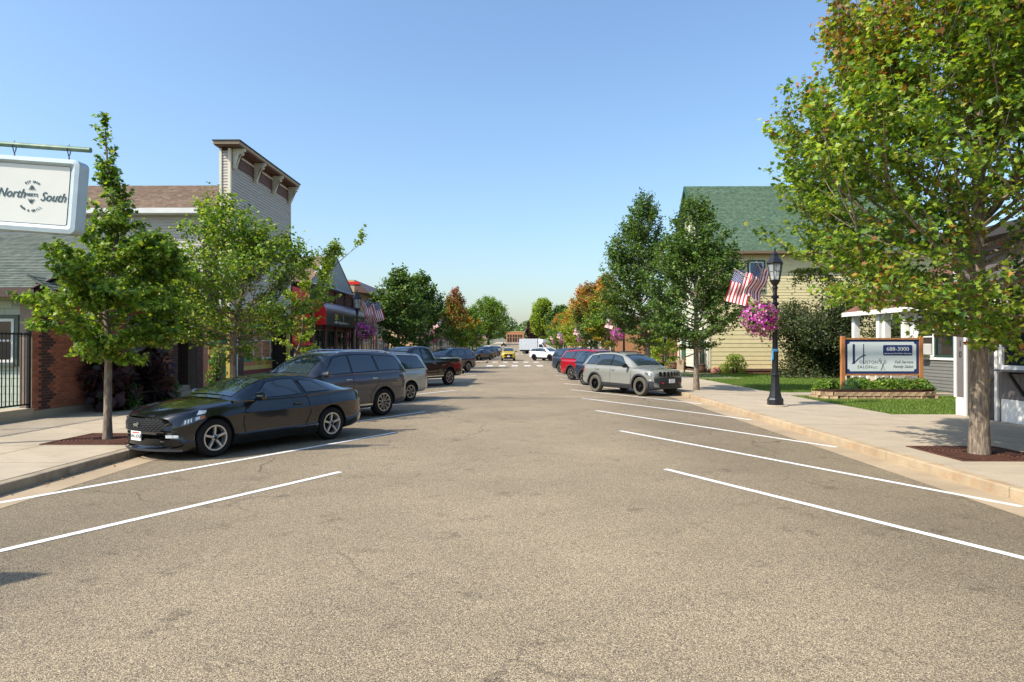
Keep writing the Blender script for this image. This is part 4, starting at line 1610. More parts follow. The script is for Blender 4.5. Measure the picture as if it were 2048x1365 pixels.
for yb in (29.15, 31.5, 33.85, 36.2):
    prof = [(0, 9.38), (.11, 9.36), (.15, 9.44), (.08, 9.54), (.07, 9.68), (.11, 9.81), (.22, 9.91), (.40, 9.95), (.46, 10.02), (.41, 10.08), (.52, 10.13), (.52, 10.23), (0, 10.23)]
    c = MB().prism([(FX + .03 + u, z) for u, z in prof], 'y', yb - .09, yb + .09).build('corbel', mat('corbel_cream', (206, 198, 176), .6, var=.08, vs=8), ff, bevel=.012)
    MB().prism([(FX + .03 + u * .8 + .02, z + .02) for u, z in prof[1:10]], 'y', yb - .115, yb + .115).build('scroll', MATS['corbel_cream'], c)
for (a0, a1) in ((31.45, 32.35), (33.5, 34.4)):
    window(ff, 'y', FX, 1, a0, a1, 5.0, 6.75, M_WTRIM, rails=(5.9,), trim_m=mat('trim_dark', (60, 56, 56), .6), tw=.05, depth=.06)
r2 = empty('roof', parent=ff)
shingle_plane(r2, 'x', (-30, 28.85, 7.66), (-12.46, 28.85, 7.66), (-30, 32.9, 9.55), (-12.46, 32.9, 9.55), M_SH_BRN)
shingle_plane(r2, 'x', (-12.46, 36.9, 7.66), (-30, 36.9, 7.66), (-12.46, 32.9, 9.55), (-30, 32.9, 9.55), M_SH_BRN)
MB().box(-30, 28.78, 7.42, -12.46, 28.86, 7.64).box(-30, 28.86, 7.40, -12.46, 29.24, 7.43).build('fascia', M_WTRIM, ff)
window(ff, 'x', 29.22, -1, -21.0, -20.2, 5.2, 6.5, M_WTRIM, rails=(5.85,), trim_m=MATS['trim_dark'], tw=.05)
# striped storefront set back under the front
SX = -12.95
sf = MB().box(-13.28, 29.0, -.3, SX - .02, 36.55, 3.3).box(-13.28, 28.95, 3.28, -12.45, 36.6, 3.36).build('storefront', M_BROWN, ff)
STR = [mat('stripe_' + n_, c, .65, var=.06, vs=4) for n_, c in (('green', (74, 140, 98)), ('maroon', (126, 48, 44)), ('yellow', (206, 180, 92)), ('orange', (196, 122, 78)))]
z = .18
i = 0
while z < 3.2:
    spans = [(29.0, 31.62), (32.72, 36.5)]
    for (a0, a1) in spans:
        if 1.05 < z + .1 < 2.5 and a0 > 32:
            for (q0, q1) in ((32.72, 33.75), (36.2, 36.5)):
                MB().prism([(SX - .02, z), (SX + .012, z + .003), (SX, z + .205), (SX - .02, z + .205)], 'y', q0, q1).build('stripe_board', STR[i % 4], sf)
            continue
        MB().prism([(SX - .02, z), (SX + .012, z + .003), (SX, z + .205), (SX - .02, z + .205)], 'y', a0, a1).build('stripe_board', STR[i % 4], sf)
    z += .205
    i += 1
door(ff, 'y', SX, 1, 31.95, 32.65, .2, 2.35, mat('door_dark_brown', (58, 34, 28), .5), None)
MB().box(SX, 31.64, .18, SX + .05, 31.93, 2.4).build('door_post', M_WTRIM, ff)
M_CURT = mat('curtain_wave', (176, 118, 78), .6, var=.5, vs=2.2, stretch=(1, 1, 6))
window(ff, 'y', SX, 1, 33.8, 36.15, 1.1, 2.5, M_WTRIM, mull=(34.98,), rails=(2.05,), glass=M_CURT, fw=.08)
for yp, c in ((29.0, 'stripe_yellow'), (36.5, 'stripe_yellow')):
    MB().box(-12.2, yp, .15, -12.04, yp + .16, 3.3).build('post', MATS[c], ff)
MB().box(SX + .0, 30.45, .15, SX + .06, 30.6, 3.2).build('pilaster', MATS['stripe_green'], ff)
tag(MB().tube([(-12.5, 28.3, 0), (-12.47, 28.32, 1.75)], [.15, .14], 10).build('weathered_post', mat('wood_grey', (110, 100, 90), .9, var=.3, vs=6, stretch=(1, 1, .2))), 'weathered grey wooden post covered in vine beside the striped shop', 'post')

# ---------------------------------------------------------------- red board-fronted shop
rs = thing('red_shop', 'narrow shopfront of bright red vertical boards', 'building')
wr_ = MB().box(-14, 36.75, 0, -12.28, 39.95, 5.2).build('wall', M_DARKBOARD, rs)
M_REDB = mat('red_board', (216, 38, 30), .5, var=.08, vs=3, obj_rand=.06)
me_rb = MB().box(-.02, .006, 0, .012, .254, 3.05).mesh('board', M_REDB)
for i in range(12):
    inst('board', me_rb, wr_, (-12.27, 36.8 + .26 * i, 2.15))
MB().box(-12.3, 36.78, 2.0, -12.12, 39.92, 2.16).build('ledge', M_REDB, rs)
door(rs, 'y', -12.27, 1, 38.0, 38.95, .15, 2.0, M_BROWN, M_REDB)
window(rs, 'y', -12.27, 1, 36.95, 37.75, .8, 1.95, M_BROWN)

# ---------------------------------------------------------------- dark brick shop with barrel awning
dj = thing('awning_shop', 'dark brick shop with rounded grey awning, red end and grey gable above', 'building')
M_DBRICK = brick_mat('brick_dark_red', (92, 58, 50), (112, 72, 60), (74, 60, 56))
wdj = MB().box(-24, 40.2, 0, -12.32, 50.6, 3.2).box(-24, 40.2, 3.2, -12.32, 50.6, 5.6).build('wall', M_DBRICK, dj)
for yy_ in (40.3, 42.9, 45.4, 48.0, 50.2):
    MB().box(-12.32, yy_ - .1 if yy_ > 40.3 else 40.2, 0, -12.2, yy_ + .38, 5.55).build('pier', M_DBRICK, dj)
for i, yy_ in enumerate((40.75, 43.32, 45.85, 48.42)):
    window(dj, 'y', -12.32, 1, yy_, yy_ + 1.9, .55, 3.0, mat('frame_dark', (46, 38, 36), .5), mull=(yy_ + .95,), rails=(1.85,), depth=.08)
    MB().box(-12.30, yy_ + .5, .58, -12.22, yy_ + .82, 1.15).build('white_planter', M_WTRIM, dj)
wg = MB().prism([(40.2, 5.75), (50.6, 5.75), (46.2, 7.9), (44.6, 7.75)], 'x', -12.6, -12.34).build('gable', mat('siding_grey', (150, 152, 150), .6, var=.04, obj_rand=.03), dj)


def gable_lim(z):
    t = (z - 5.75) / 2.15
    return (40.3 + 5.2 * t, 50.5 - 4.3 * t)


planks(wg, 'y', -12.34, 1, gable_lim, 5.8, 7.7, .15, MATS['siding_grey'])
MB().prism([(-12.3, 5.6), (-11.95, 5.62), (-12.3, 5.8)], 'y', 40.2, 50.6).build('flashing', mat('flashing_metal', (176, 186, 192), .4, metal=.5), dj)
r3 = empty('roof', parent=dj)
shingle_plane(r3, 'x', (-24, 39.9, 5.75), (-12.3, 39.9, 5.75), (-24, 45.9, 8.0), (-12.3, 45.9, 8.0), M_SH_BRN)
shingle_plane(r3, 'x', (-12.3, 50.8, 5.75), (-24, 50.8, 5.75), (-12.3, 45.9, 8.0), (-24, 45.9, 8.0), M_SH_BRN)
# barrel awning
aw = thing('awning', 'dark grey rounded awning with bright red end panel and yellow lettering', 'awning')
prof = [(0, 3.22), (.78, 3.22), (.78, 3.95)] + [(.78 * math.cos(R(a)), 3.95 + .78 * math.sin(R(a))) for a in range(10, 91, 10)]
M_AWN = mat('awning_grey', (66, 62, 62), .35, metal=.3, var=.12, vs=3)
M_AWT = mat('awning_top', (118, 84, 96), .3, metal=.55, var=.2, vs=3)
nq = len(prof)
for i in range(10):
    y0, y1 = 40.3 + i * 1.02, 40.3 + (i + 1) * 1.02 - .01
    b = MB()
    vs = [(-12.2 + u, y0, z) for u, z in prof] + [(-12.2 + u, y1, z) for u, z in prof]
    fs = []
    for k in range(nq - 1):
        fs.append((k, k + 1, nq + k + 1, nq + k))
    b.add(vs, fs)
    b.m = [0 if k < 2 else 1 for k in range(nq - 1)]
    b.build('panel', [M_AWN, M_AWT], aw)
MB().prism([(-12.2 + u, z) for u, z in prof] , 'y', 40.25, 40.30).build('end_panel', M_REDB, aw)
MB().prism([(-12.2 + u, z) for u, z in prof] , 'y', 50.5, 50.55).build('end_panel', M_REDB, aw)
M_YEL = mat('letter_yellow', (214, 206, 60), .5)
rot_l = (R(90), 0, R(90))
text('lettering', "DJ'S", .46, M_YEL, aw, (-11.415, 42.6, 3.74), rot_l)
text('lettering', 'S', .46, M_YEL, aw, (-11.415, 44.3, 3.74), rot_l)
M_LG = mat('letter_grey', (190, 188, 184), .5)
M_LP = mat('letter_pink', (160, 50, 90), .5)


def small_print(parent, x, y0, y1, z, h, m, seed):
    """A line of lettering too small to read: uneven strokes."""
    q = random.Random(seed)
    b = MB()
    y = y0
    while y < y1:
        if q.random() < .14:
            y += h * .6
            continue
        t = q.uniform(.5, 1.0) * h
        b.box(x, y, z, x + .004, y + h * .14, z + t)
        if q.random() < .6:
            b.box(x, y + h * .15, z + q.choice((0, t * .5, t - h * .14)), x + .004, y + h * .42, z + q.choice((0, t * .5, t - h * .14)) + h * .14)
        y += h * .55
    b.build('small_print', m, parent)


small_print(aw, -11.418, 42.0, 45.6, 3.36, .17, M_LG, 1)
small_print(aw, -11.418, 47.2, 49.6, 3.70, .22, M_YEL, 2)
small_print(aw, -11.418, 46.8, 49.8, 3.46, .16, M_LP, 3)

# ---------------------------------------------------------------- beige board shop with white sign
gl = thing('board_shop', 'beige board-and-batten shop with brown shed roof and white sign', 'building')
M_BB = mat('board_batten_beige', (186, 170, 134), .7, var=.06, vs=3)
wgl = MB().box(-24, 50.9, 0, -12.32, 64.8, 6.0).build('wall', M_BB, gl)
for i in range(30):
    MB().box(-12.32, 50.95 + .46 * i, 3.3, -12.29, 51.01 + .46 * i, 5.9).build('batten', M_BB, wgl)
MB().prism([(-12.3, 6.9), (-11.3, 6.0), (-11.3, 5.9), (-12.3, 6.0)], 'y', 50.85, 64.85).build('shed_roof', mat('metal_roof_brown', (112, 86, 72), .5, metal=.2, var=.1, vs=2), gl)
MB().box(-24, 50.85, 6.0, -12.3, 64.85, 6.9).build('parapet', M_BB, gl)
MB().box(-12.9, 50.80, 6.55, -11.9, 50.87, 6.75).build('trim_strip', M_REDB, gl)
s2 = MB().box(-12.28, 55.5, 5.15, -12.2, 61.5, 5.85).build('sign_board', mat('sign_white', (222, 226, 228), .5), gl)
text('lettering', 'GLY', .62, mat('letter_blue', (30, 70, 130), .5), gl, (-12.195, 56.4, 5.5), rot_l)
for i in range(5):
    window(gl, 'y', -12.32, 1, 51.3 + 2.65 * i, 53.3 + 2.65 * i, .6, 2.9, M_WTRIM if i % 2 else M_BROWN, mull=(52.3 + 2.65 * i,), rails=(2.2,), depth=.07)


# ---------------------------------------------------------------- plain commercial blocks further on
def shop(name, label, side, x, y0, y1, h, m, nwin, upper=False, trim=None, dep=14, south=True, awn=None):
    """side -1: front faces +X (left of street); +1: front faces -X."""
    t = thing(name, label, 'building', (0, 0, gz(y0)))
    o = -side
    xb = x + side * dep
    MB().box(min(x, xb), y0, -.5, max(x, xb), y1, h).build('wall', m, t)
    MB().box(min(x - side * .12, xb), y0 - .1, h, max(x - side * .12, xb), y1 + .1, h + .22).build('coping', trim or M_BROWN, t)
    MB().box(min(x, x + o * .14), y0 + .02, 3.1, max(x, x + o * .14), y1 - .02, 3.45).build('sign_band', trim or M_BROWN, t)
    w = (y1 - y0) / nwin
    for i in range(nwin):
        a = y0 + i * w
        if i % 3 == 1:
            door(t, 'y', x, o, a + w * .25, a + w * .25 + 1.0, .15, 2.5, M_BROWN, trim or M_WTRIM, glass=True)
            window(t, 'y', x, o, a + w * .25 + 1.2, a + w - .2, .6, 2.8, M_WTRIM)
        else:
            window(t, 'y', x, o, a + .25, a + w - .25, .6, 2.85, M_WTRIM if i % 2 else MATS['frame_dark'], mull=(a + w / 2,), depth=.07)
        if upper:
            window(t, 'y', x, o, a + w / 2 - .5, a + w / 2 + .5, 4.6, 6.5, M_WTRIM, rails=(5.5,), depth=.06)
    if south and upper:
        for k in range(2):
            xa = x + side * (2.5 + 4 * k)
            window(t, 'x', y0, -1, xa - .5, xa + .5, 4.6, 6.4, M_WTRIM, rails=(5.5,))
    if awn:
        MB().prism([(x, 3.4), (x + o * 1.1, 2.75), (x + o * 1.1, 2.55), (x, 2.55)], 'y', y0 + .4, y0 + (y1 - y0) * .55).build('awning', awn, t)
    return t


M_TAN = mat('stucco_tan', (208, 172, 128), .85, var=.06, vs=1.2, bump=.15)
M_OBRICK = brick_mat('brick_orange', (178, 112, 70), (196, 132, 84), (170, 140, 110))
M_RBRICK = brick_mat('brick_red_course', (126, 74, 60), (146, 90, 70), (130, 112, 100))
M_PEACH = mat('stucco_peach', (214, 166, 128), .85, var=.06, vs=1)
shop('corner_building', 'tan two-storey corner building past the crossing, left-hand side', -1, -12.3, 82.5, 98, 8.6, M_TAN, 5, True)
shop('brick_store', 'low red brick store beyond the tan corner building', -1, -12.3, 98.3, 116, 4.6, M_RBRICK, 5)
shop('brick_store', 'two-storey dark brick store on the far left-hand block', -1, -12.3, 116.3, 132, 7.6, M_DBRICK, 4, True)
shop('brick_store', 'low beige store at the end of the far left-hand block', -1, -12.3, 132.3, 149, 4.4, M_BB, 5)
shop('storefront', 'low brick storefront with blue awning next to the yellow house', 1, 12.4, 56.2, 66, 4.3, M_RBRICK, 3, awn=mat('awning_blue', (40, 54, 110), .7), trim=mat('trim_rose', (176, 128, 112), .6))
shop('brick_store', 'orange brick building past the crossing, right-hand side', 1, 11.6, 82.5, 100, 5.2, M_OBRICK, 5)
shop('brick_store', 'low tan store behind the white crossover', 1, 12.2, 100.3, 122, 4.4, M_TAN, 6)
shop('brick_store', 'red brick store on the far right-hand block', 1, 12.2, 122.3, 149, 4.8, M_RBRICK, 7)
shop('brick_store', 'tall peach building beyond the second crossing, right-hand side', 1, 12.0, 169, 186, 10.2, M_PEACH, 4, True)
shop('brick_store', 'small red brick building beyond the second crossing, left-hand side', -1, -13.0, 169, 190, 4.6, M_RBRICK, 5)

gar = thing('brick_garage', 'orange brick garage with dark bay doors closing the far end of the street', 'building', (-2.2, 392, gz(392)))
wgr = MB().box(-5.2, 0, -1, 5.0, 12, 5.9).build('wall', M_OBRICK, gar)
MB().box(-5.3, -.1, 5.9, 5.1, 12.1, 6.2).build('coping', M_TAN, gar)
for i in range(3):
    d = MB().box(-4.5 + 3.0 * i, -.06, 0, -2.0 + 3.0 * i, -.01, 4.3).build('bay_door', mat('bay_dark', (58, 40, 34), .6), gar)
    MB().box(-3.31 + 3.0 * i, -.10, 0, -3.19 + 3.0 * i, -.06, 4.3).build('mullion', M_TAN, d)
    MB().box(-4.5 + 3.0 * i, -.10, 2.6, -2.0 + 3.0 * i, -.06, 2.7).build('mullion', M_TAN, d)

# ---------------------------------------------------------------- grey corner shop, number 710 (right foreground)
GX = 11.74
gs = thing('grey_shop', 'dark grey board shop with white trim and number 710', 'building')
M_GREYB = mat('grey_board', (104, 98, 96), .7, var=.06, vs=4, obj_rand=.04)
w7 = MB().box(GX + .01, 2, 0, 22, 18.42, 4.6).build('wall', M_GREYB, gs)
MB().box(GX - .5, 1.8, 4.6, 22.2, 18.6, 4.85).build('roof', mat('roof_dark', (62, 58, 58), .8), gs)
for yy_ in np.arange(2.1, 16.8, .2):
    MB().box(GX - .012, yy_ + .005, .70, GX + .01, yy_ + .195, 1.42).build('board', M_GREYB, w7)
    MB().box(GX - .012, yy_ + .005, 3.05, GX + .01, yy_ + .195, 4.6).build('board', M_GREYB, w7)
MB().box(GX - .02, 2.1, .15, GX + .01, 16.72, .70).build('kick_panel', M_WTRIM, gs)
for k in range(4):
    a1 = 16.7 - k * 3.6
    window(gs, 'y', GX, -1, a1 - 3.4, a1, 1.42, 3.05, M_WTRIM, fw=.1, mull=(a1 - 1.2,), depth=.09)
    MB().beam((GX - .02, a1 - .75, 1.36), (GX - .40, a1 - .75, 1.36), .06, .05).beam((GX - .38, a1 - .75, 1.34), (GX - .03, a1 - .75, .82), .06, .06).build('bracket', mat('bracket_black', (30, 28, 28), .6), gs)
MB().box(GX - .42, 2.2, 1.385, GX - .012, 16.7, 1.415).build('shelf', M_GREYB, gs)
MB().box(GX - .05, 16.82, .15, GX + .01, 16.92, 3.2).box(GX - .05, 17.98, .15, GX + .01, 18.07, 3.2).build('door_frame', M_WTRIM, gs)
door(gs, 'y', GX, -1, 16.95, 17.95, .17, 2.5, mat('door_grey', (72, 66, 64), .5), None)
MB().box(GX - .03, 18.10, .62, GX + .01, 18.38, 4.5).build('number_panel', M_GREYB, gs)
MB().box(GX - .04, 18.09, .15, GX + .01, 18.42, .62).box(GX - .06, 18.38, .62, GX + .02, 18.47, 4.6).build('corner_trim', M_WTRIM, gs)
for ch, z in (('7', 2.3), ('1', 2.03), ('0', 1.75)):
    text('number', ch, .24, mat('number_black', (24, 22, 22), .5), gs, (GX - .034, 18.24, z), (R(90), 0, R(-90)))

# ---------------------------------------------------------------- salon house behind the signboard
HX = 16.7
sh = thing('salon_house', 'grey clapboard house with white porch posts behind the signboard', 'building')
M_GSID = mat('siding_dark_grey', (112, 110, 104), .65, var=.05, vs=3, obj_rand=.03)
ws = MB().box(HX + .01, 18.6, 0, 26, 29.2, 3.6).build('wall', M_GSID, sh)
planks(ws, 'y', HX + .01, -1, lambda z: (18.6, 29.2), .2, 1.42, .135, M_GSID)
MB().box(HX - .06, 18.6, 1.42, HX + .01, 29.25, 1.52).box(HX - .04, 28.75, 1.52, HX + .01, 29.25, 3.5).box(HX - .04, 26.0, 1.52, HX + .01, 26.25, 3.5).build('trim', M_WTRIM, sh)
window(sh, 'y', HX, -1, 27.55, 28.7, 1.54, 3.2, M_WTRIM, rails=(2.35,), depth=.08)
window(sh, 'y', HX, -1, 26.3, 27.5, 1.54, 3.2, mat('trim_deep_green', (38, 70, 58), .5), depth=.08)
for ch, z in (('3', 2.55), ('0', 2.3)):
    text('house_number', ch, .2, mat('number_black', (24, 22, 22), .5), sh, (HX - .045, 29.0, z), (R(90), 0, R(-90)))
ac = tag(MB().box(HX - .42, 27.75, 1.62, HX - .02, 28.4, 2.06).build('air_conditioner', M_WTRIM, bevel=.015), 'white window air conditioner on the grey clapboard house', 'air conditioner')
MB().box(HX - .43, 27.8, 1.67, HX - .42, 28.15, 2.01).build('grille', mat('grille_grey', (110, 106, 102), .6), ac)
shingle_plane(sh, 'y', (HX - .5, 18.3, 3.6), (HX - .5, 34.4, 3.6), (HX + 4.7, 18.3, 6.2), (HX + 4.7, 34.4, 6.2), shingle_mat('shingle_red_brown', (120, 86, 74), (140, 102, 86), (78, 58, 52), 'y'), name='roof')
MB().box(HX - .52, 18.3, 3.42, HX - .46, 34.4, 3.62).build('fascia', M_WTRIM, sh)
MB().box(HX - .3, 29.2, 0, 26, 34.0, .7).build('porch_floor', mat('deck_grey', (140, 132, 120), .7, var=.1), sh)
MB().box(20.2, 29.2, .7, 26, 34.0, 3.6).build('porch_back_wall', M_GSID, sh)
for yp in (29.45, 31.0, 31.5, 33.8):
    MB().box(HX - .25, yp - .13, .7, HX + .02, yp + .13, 3.5).build('porch_post', M_WTRIM, sh)
for i in range(3):
    MB().box(HX - .62 - .3 * (2 - i) + .3, 30.2 + .005 * i, .14 + .003 * i, HX - .31 - .004 * i, 32.2 - .005 * i, .22 + .17 * i).build('step', M_CONC2, sh)
for yp in (30.15, 32.25):
    r_o = MB().beam((HX - 1.4, yp, .95), (HX - .3, yp, 1.55), .06, .08).build('stair_rail', M_WTRIM, sh)
    for k in range(4):
        MB().box(HX - 1.38 + .33 * k, yp - .03, .15, HX - 1.32 + .33 * k, yp + .03, .95 + .18 * k).build('baluster', M_WTRIM, r_o)

# salon signboard
ss = thing('salon_signboard', 'blue-bordered white salon signboard on two wooden posts', 'sign', (13.2, 25.0, .14))
M_WOOD = mat('sign_post_wood', (176, 116, 66), .7, var=.18, vs=6, stretch=(1, 1, .2))
M_NAVY = mat('sign_navy', (38, 58, 104), .5, var=.05)
M_PANEL = mat('sign_pale', (212, 220, 216), .5, var=.02)
for s in (-1, 1):
    p = MB().box(s * 1.41 - .065, -.065, -.1, s * 1.41 + .065, .065, 2.2).build('post', M_WOOD, ss)
    MB().lathe([(.09, 2.2), (.09, 2.23), (.05, 2.28), (.0, 2.30)], 4, (s * 1.41, 0, 0), a0=R(45)).build('cap', M_IRON, p)
MB().box(-1.345, -.05, 2.07, 1.345, .05, 2.13).box(-1.345, -.05, .76, 1.345, .05, .82).build('rail', M_WOOD, ss)
MB().box(-1.34, -.02, .822, 1.34, .02, 2.068).build('board', M_NAVY, ss)
xs0, xs1, zs0, zs1, cr_ = -1.24, 1.24, .915, 1.985, .09
pts = []
for (cx, cz, a0, sgn) in ((xs1, zs0, 180, -1), (xs1, zs1, 270, -1), (xs0, zs1, 360, -1), (xs0, zs0, 90, -1)):
    for i in range(6):
        a = R(a0 - 90 * i / 5)
        pts.append((cx + cr_ * math.cos(a), cz + cr_ * math.sin(a)))
MB().prism(pts, 'y', -.026, -.019).build('panel', M_PANEL, ss)
pb = rrect(-.06 + .06, 1.06, 1.49, 1.87, .05, 3)
MB().prism([(x + .04, z) for x, z in pb], 'y', -.030, -.025).build('phone_panel', M_NAVY, ss)
rs_ = (R(90), 0, 0)
M_SW = mat('letter_white', (236, 236, 232), .5)
M_INKN = mat('ink_navy', (44, 54, 92), .6)
M_INKG = mat('ink_grey', (86, 92, 96), .6)
text('lettering', '688-3000', .20, M_SW, ss, (.57, -.031, 1.72), rs_, sx_=1.08, ext=.004)
text('lettering', 'Appointment Not Always Necessary', .066, M_SW, ss, (.57, -.031, 1.565), rs_, shear=.3, ext=.003)
text('lettering', "OUSTON'S", .155, M_INKG, ss, (-.42, -.027, 1.245), rs_, spacing=1.1)
text('lettering', 'SALON', .155, M_INKG, ss, (-.62, -.027, 1.07), rs_, spacing=1.15)
text('lettering', 'LLC', .10, M_INKG, ss, (-.25, -.027, 1.055), rs_)
text('lettering', 'Full Service', .145, M_INKG, ss, (1.12, -.027, 1.25), rs_, shear=.3, align='RIGHT')
text('lettering', 'Family Salon', .145, M_INKG, ss, (1.12, -.027, 1.085), rs_, shear=.3, align='RIGHT')
b = MB()
b.box(-1.06, -.032, 1.22, -.98, -.026, 1.90)
b.box(-.68, -.032, 1.17, -.65, -.026, 1.90)
b.prism([(-1.10, 1.19), (-.98, 1.19), (-.98, 1.24), (-1.06, 1.24)], 'y', -.032, -.026)
for i in range(8):
    u0, u1 = i / 8, (i + 1) / 8
    f_ = lambda u: (-.99 + .40 * u, 1.22 + .26 * math.sin(u * 1.57))
    (x0, z0), (x1, z1) = f_(u0), f_(u1)
    b.prism([(x0, z0), (x1, z1), (x1, z1 + .03), (x0, z0 + .045)], 'y', -.033, -.027)
b.build('monogram', M_INKN, ss)
b = MB()
for s in (-1, 1):
    b.beam((.02 - s * .07, -.029, .96), (.02 + s * .05, -.029, 1.25), .004, .022, (0, -1, 0))
    cx, cz = .02 + s * .085, 1.32 - (.0 if s < 0 else .04)
    for k in range(10):
        a0, a1 = 6.283 * k / 10, 6.283 * (k + 1) / 10
        b.beam((cx + .04 * math.cos(a0), -.029, cz + .06 * math.sin(a0)), (cx + .04 * math.cos(a1), -.029, cz + .06 * math.sin(a1)), .004, .014, (0, -1, 0))
b.build('scissors_emblem', M_INKG, ss)

# stone-edged bed
bed = thing('planter_wall', 'two-course tumbled stone edging round the sign bed', 'stone edging', (0, 0, .13))
M_STONE = mat('tumbled_stone', (168, 142, 112), .9, var=.2, vs=8, bump=.5, bs=30, obj_rand=.16, spec=.2)
me_st = []
for k in range(4):
    q = random.Random(k)
    w = .30
    b = MB()
    j = lambda: q.uniform(-.012, .012)
    b.add([(-w / 2 + j(), -.1 + j(), 0), (w / 2 + j(), -.1 + j(), 0), (w / 2 + j(), .1, 0), (-w / 2, .1, 0), (-w / 2 + .012, -.085 + j(), .125), (w / 2 - .012, -.085 + j(), .125), (w / 2 - .01, .1, .125), (-w / 2 + .01, .1, .125)],
          [(3, 2, 1, 0), (4, 5, 6, 7), (0, 1, 5, 4), (1, 2, 6, 5), (2, 3, 7, 6), (3, 0, 4, 7)])
    me_st.append(b.mesh('stone', M_STONE))
path = [Vector((10.55, 24.6, 0)), Vector((10.62, 24.1, 0)), Vector((11.0, 23.85, 0)), Vector((12.5, 23.8, 0)), Vector((14.0, 23.85, 0)), Vector((14.55, 24.1, 0)), Vector((14.7, 24.7, 0)), Vector((14.6, 25.3, 0))]
seg = [(path[i], path[i + 1], (path[i + 1] - path[i]).length) for i in range(len(path) - 1)]
tot = sum(s[2] for s in seg)
for course in range(2):
    d = .15 * course
    while d < tot:
        q = d
        for a, c, l in seg:
            if q <= l:
                p = a.lerp(c, q / l)
                an = math.atan2((c - a).y, (c - a).x)
                break
            q -= l
        o = inst('stone', me_st[random.randrange(4)], bed, (p.x, p.y, .13 * course - .01), (random.uniform(-.02, .02), 0, an + random.uniform(-.05, .05)), (random.uniform(.9, 1.0), 1, 1))
        d += .305
tag(MB().prism([(p.x, p.y) for p in path] + [(14.2, 25.9), (11.0, 25.25)], 'z', .05, .33).build('bed_soil', M_SOIL, bed))

# ---------------------------------------------------------------- pale yellow house with green roof
yh = thing('yellow_house', 'two-storey pale yellow clapboard house with steep green shingle roof', 'building')
M_YEL_S = mat('siding_pale_yellow', (224, 207, 156), .65, var=.05, vs=2, obj_rand=.03)
M_FRONT = mat('siding_sage_white', (200, 200, 178), .65, var=.05, vs=2, obj_rand=.03)
M_DKGRN = mat('trim_dark_green', (44, 84, 64), .55, var=.08)
wy = MB().box(12.72, 46.02, .3, 28, 55, 8.5).build('wall', M_YEL_S, yh)
planks(wy, 'x', 46.02, -1, lambda z: (12.86, 27.9), .42, 4.4, .285, M_YEL_S)
planks(wy, 'x', 46.02, -1, lambda z: (12.86, 27.9), 4.4, 8.35, .19, M_YEL_S)
wfy = MB().prism([(46.02, .3), (55, .3), (55, 8.5), (50.5, 13.4), (46.02, 8.5)], 'x', 12.72, 12.9).build('front_wall', M_FRONT, yh)


def front_lim(z):
    if z < 8.5:
        return (46.15, 54.9)
    t = (z - 8.5) / 4.9
    return (46.1 + 4.4 * t, 54.9 - 4.4 * t)


planks(wfy, 'y', 12.72, -1, front_lim, .42, 13.0, .24, M_FRONT)
MB().box(12.68, 45.98, .3, 12.86, 46.02, 8.4).box(12.66, 45.98, .3, 12.70, 46.15, 8.4).build('corner_board', mat('trim_pale_cream', (228, 218, 184), .55), yh)
MB().box(12.7, 45.96, .28, 28, 46.01, .42).box(12.75, 46.03, 0, 28, 54.9, .29).build('foundation', mat('foundation_brown', (96, 78, 66), .8, var=.2), yh)
ry = empty('roof', parent=yh)
M_SH_G = shingle_mat('shingle_green', (74, 94, 76), (92, 112, 92), (46, 60, 50), 'x', 3.4)
shingle_plane(ry, 'x', (12.2, 45.45, 8.28), (28.5, 45.45, 8.28), (12.2, 50.5, 13.75), (28.5, 50.5, 13.75), M_SH_G, .15)
shingle_plane(ry, 'x', (28.5, 55.55, 8.28), (12.2, 55.55, 8.28), (28.5, 50.5, 13.75), (12.2, 50.5, 13.75), M_SH_G, .15)
b = MB()
b.beam((12.2, 45.42, 8.2), (12.2, 50.5, 13.66), .05, .22)
b.beam((12.2, 55.58, 8.2), (12.2, 50.5, 13.66), .05, .22)
b.build('bargeboard', M_DKGRN, yh)
MB().box(12.2, 45.40, 8.1, 28.5, 45.46, 8.28).box(12.25, 45.46, 8.1, 28.5, 46.0, 8.13).build('eave_board', mat('eave_brown', (120, 100, 76), .7), yh)
window(yh, 'x', 46.0, -1, 15.45, 16.4, 5.75, 7.6, M_WTRIM, rails=(6.75,), trim_m=M_DKGRN, tw=.12, depth=.08, glass=mat('window_glass_sky', (84, 112, 132), .1))
window(yh, 'y', 12.70, -1, 49.4, 50.3, 1.9, 3.0, M_WTRIM, trim_m=M_DKGRN, tw=.1)
door(yh, 'y', 12.70, -1, 47.0, 48.0, .5, 2.7, M_DKGRN, M_DKGRN, glass=True)
door(yh, 'y', 12.70, -1, 52.2, 53.2, .9, 3.0, M_DKGRN, M_DKGRN)
for (y0, y1) in ((48.6, 50.2), (52.0, 53.4)):
    window(yh, 'y', 12.70, -1, y0, y1 - .4, 5.2, 7.0, M_WTRIM, trim_m=M_DKGRN, tw=.1, rails=(6.1,))
st = thing('entry_steps', 'concrete entry steps with brown wooden handrails before the yellow house', 'steps', (11.6, 52.7, .15))
for i in range(4):
    MB().box(-.9 + .28 * i, -.7 + .005 * i, .003 * i, 1.02 - .005 * i, .7 - .005 * i, .18 * (i + 1)).build('step', M_CONC2, st)
M_RAILW = mat('handrail_wood', (150, 104, 72), .7, var=.15)
for s in (-.72, .72):
    MB().box(-.95, s - .04, 0, -.87, s + .04, 1.0).build('post', M_RAILW, st)
    MB().box(.55, s - .04, .5, .63, s + .04, 1.9).build('post', M_RAILW, st)
    MB().beam((-.98, s, 1.0), (.68, s, 1.92), .07, .09).build('handrail', M_RAILW, st)
hr = thing('handrail', 'weathered wooden handrail at the side door of the yellow house', 'handrail', (11.4, 47.2, .15))
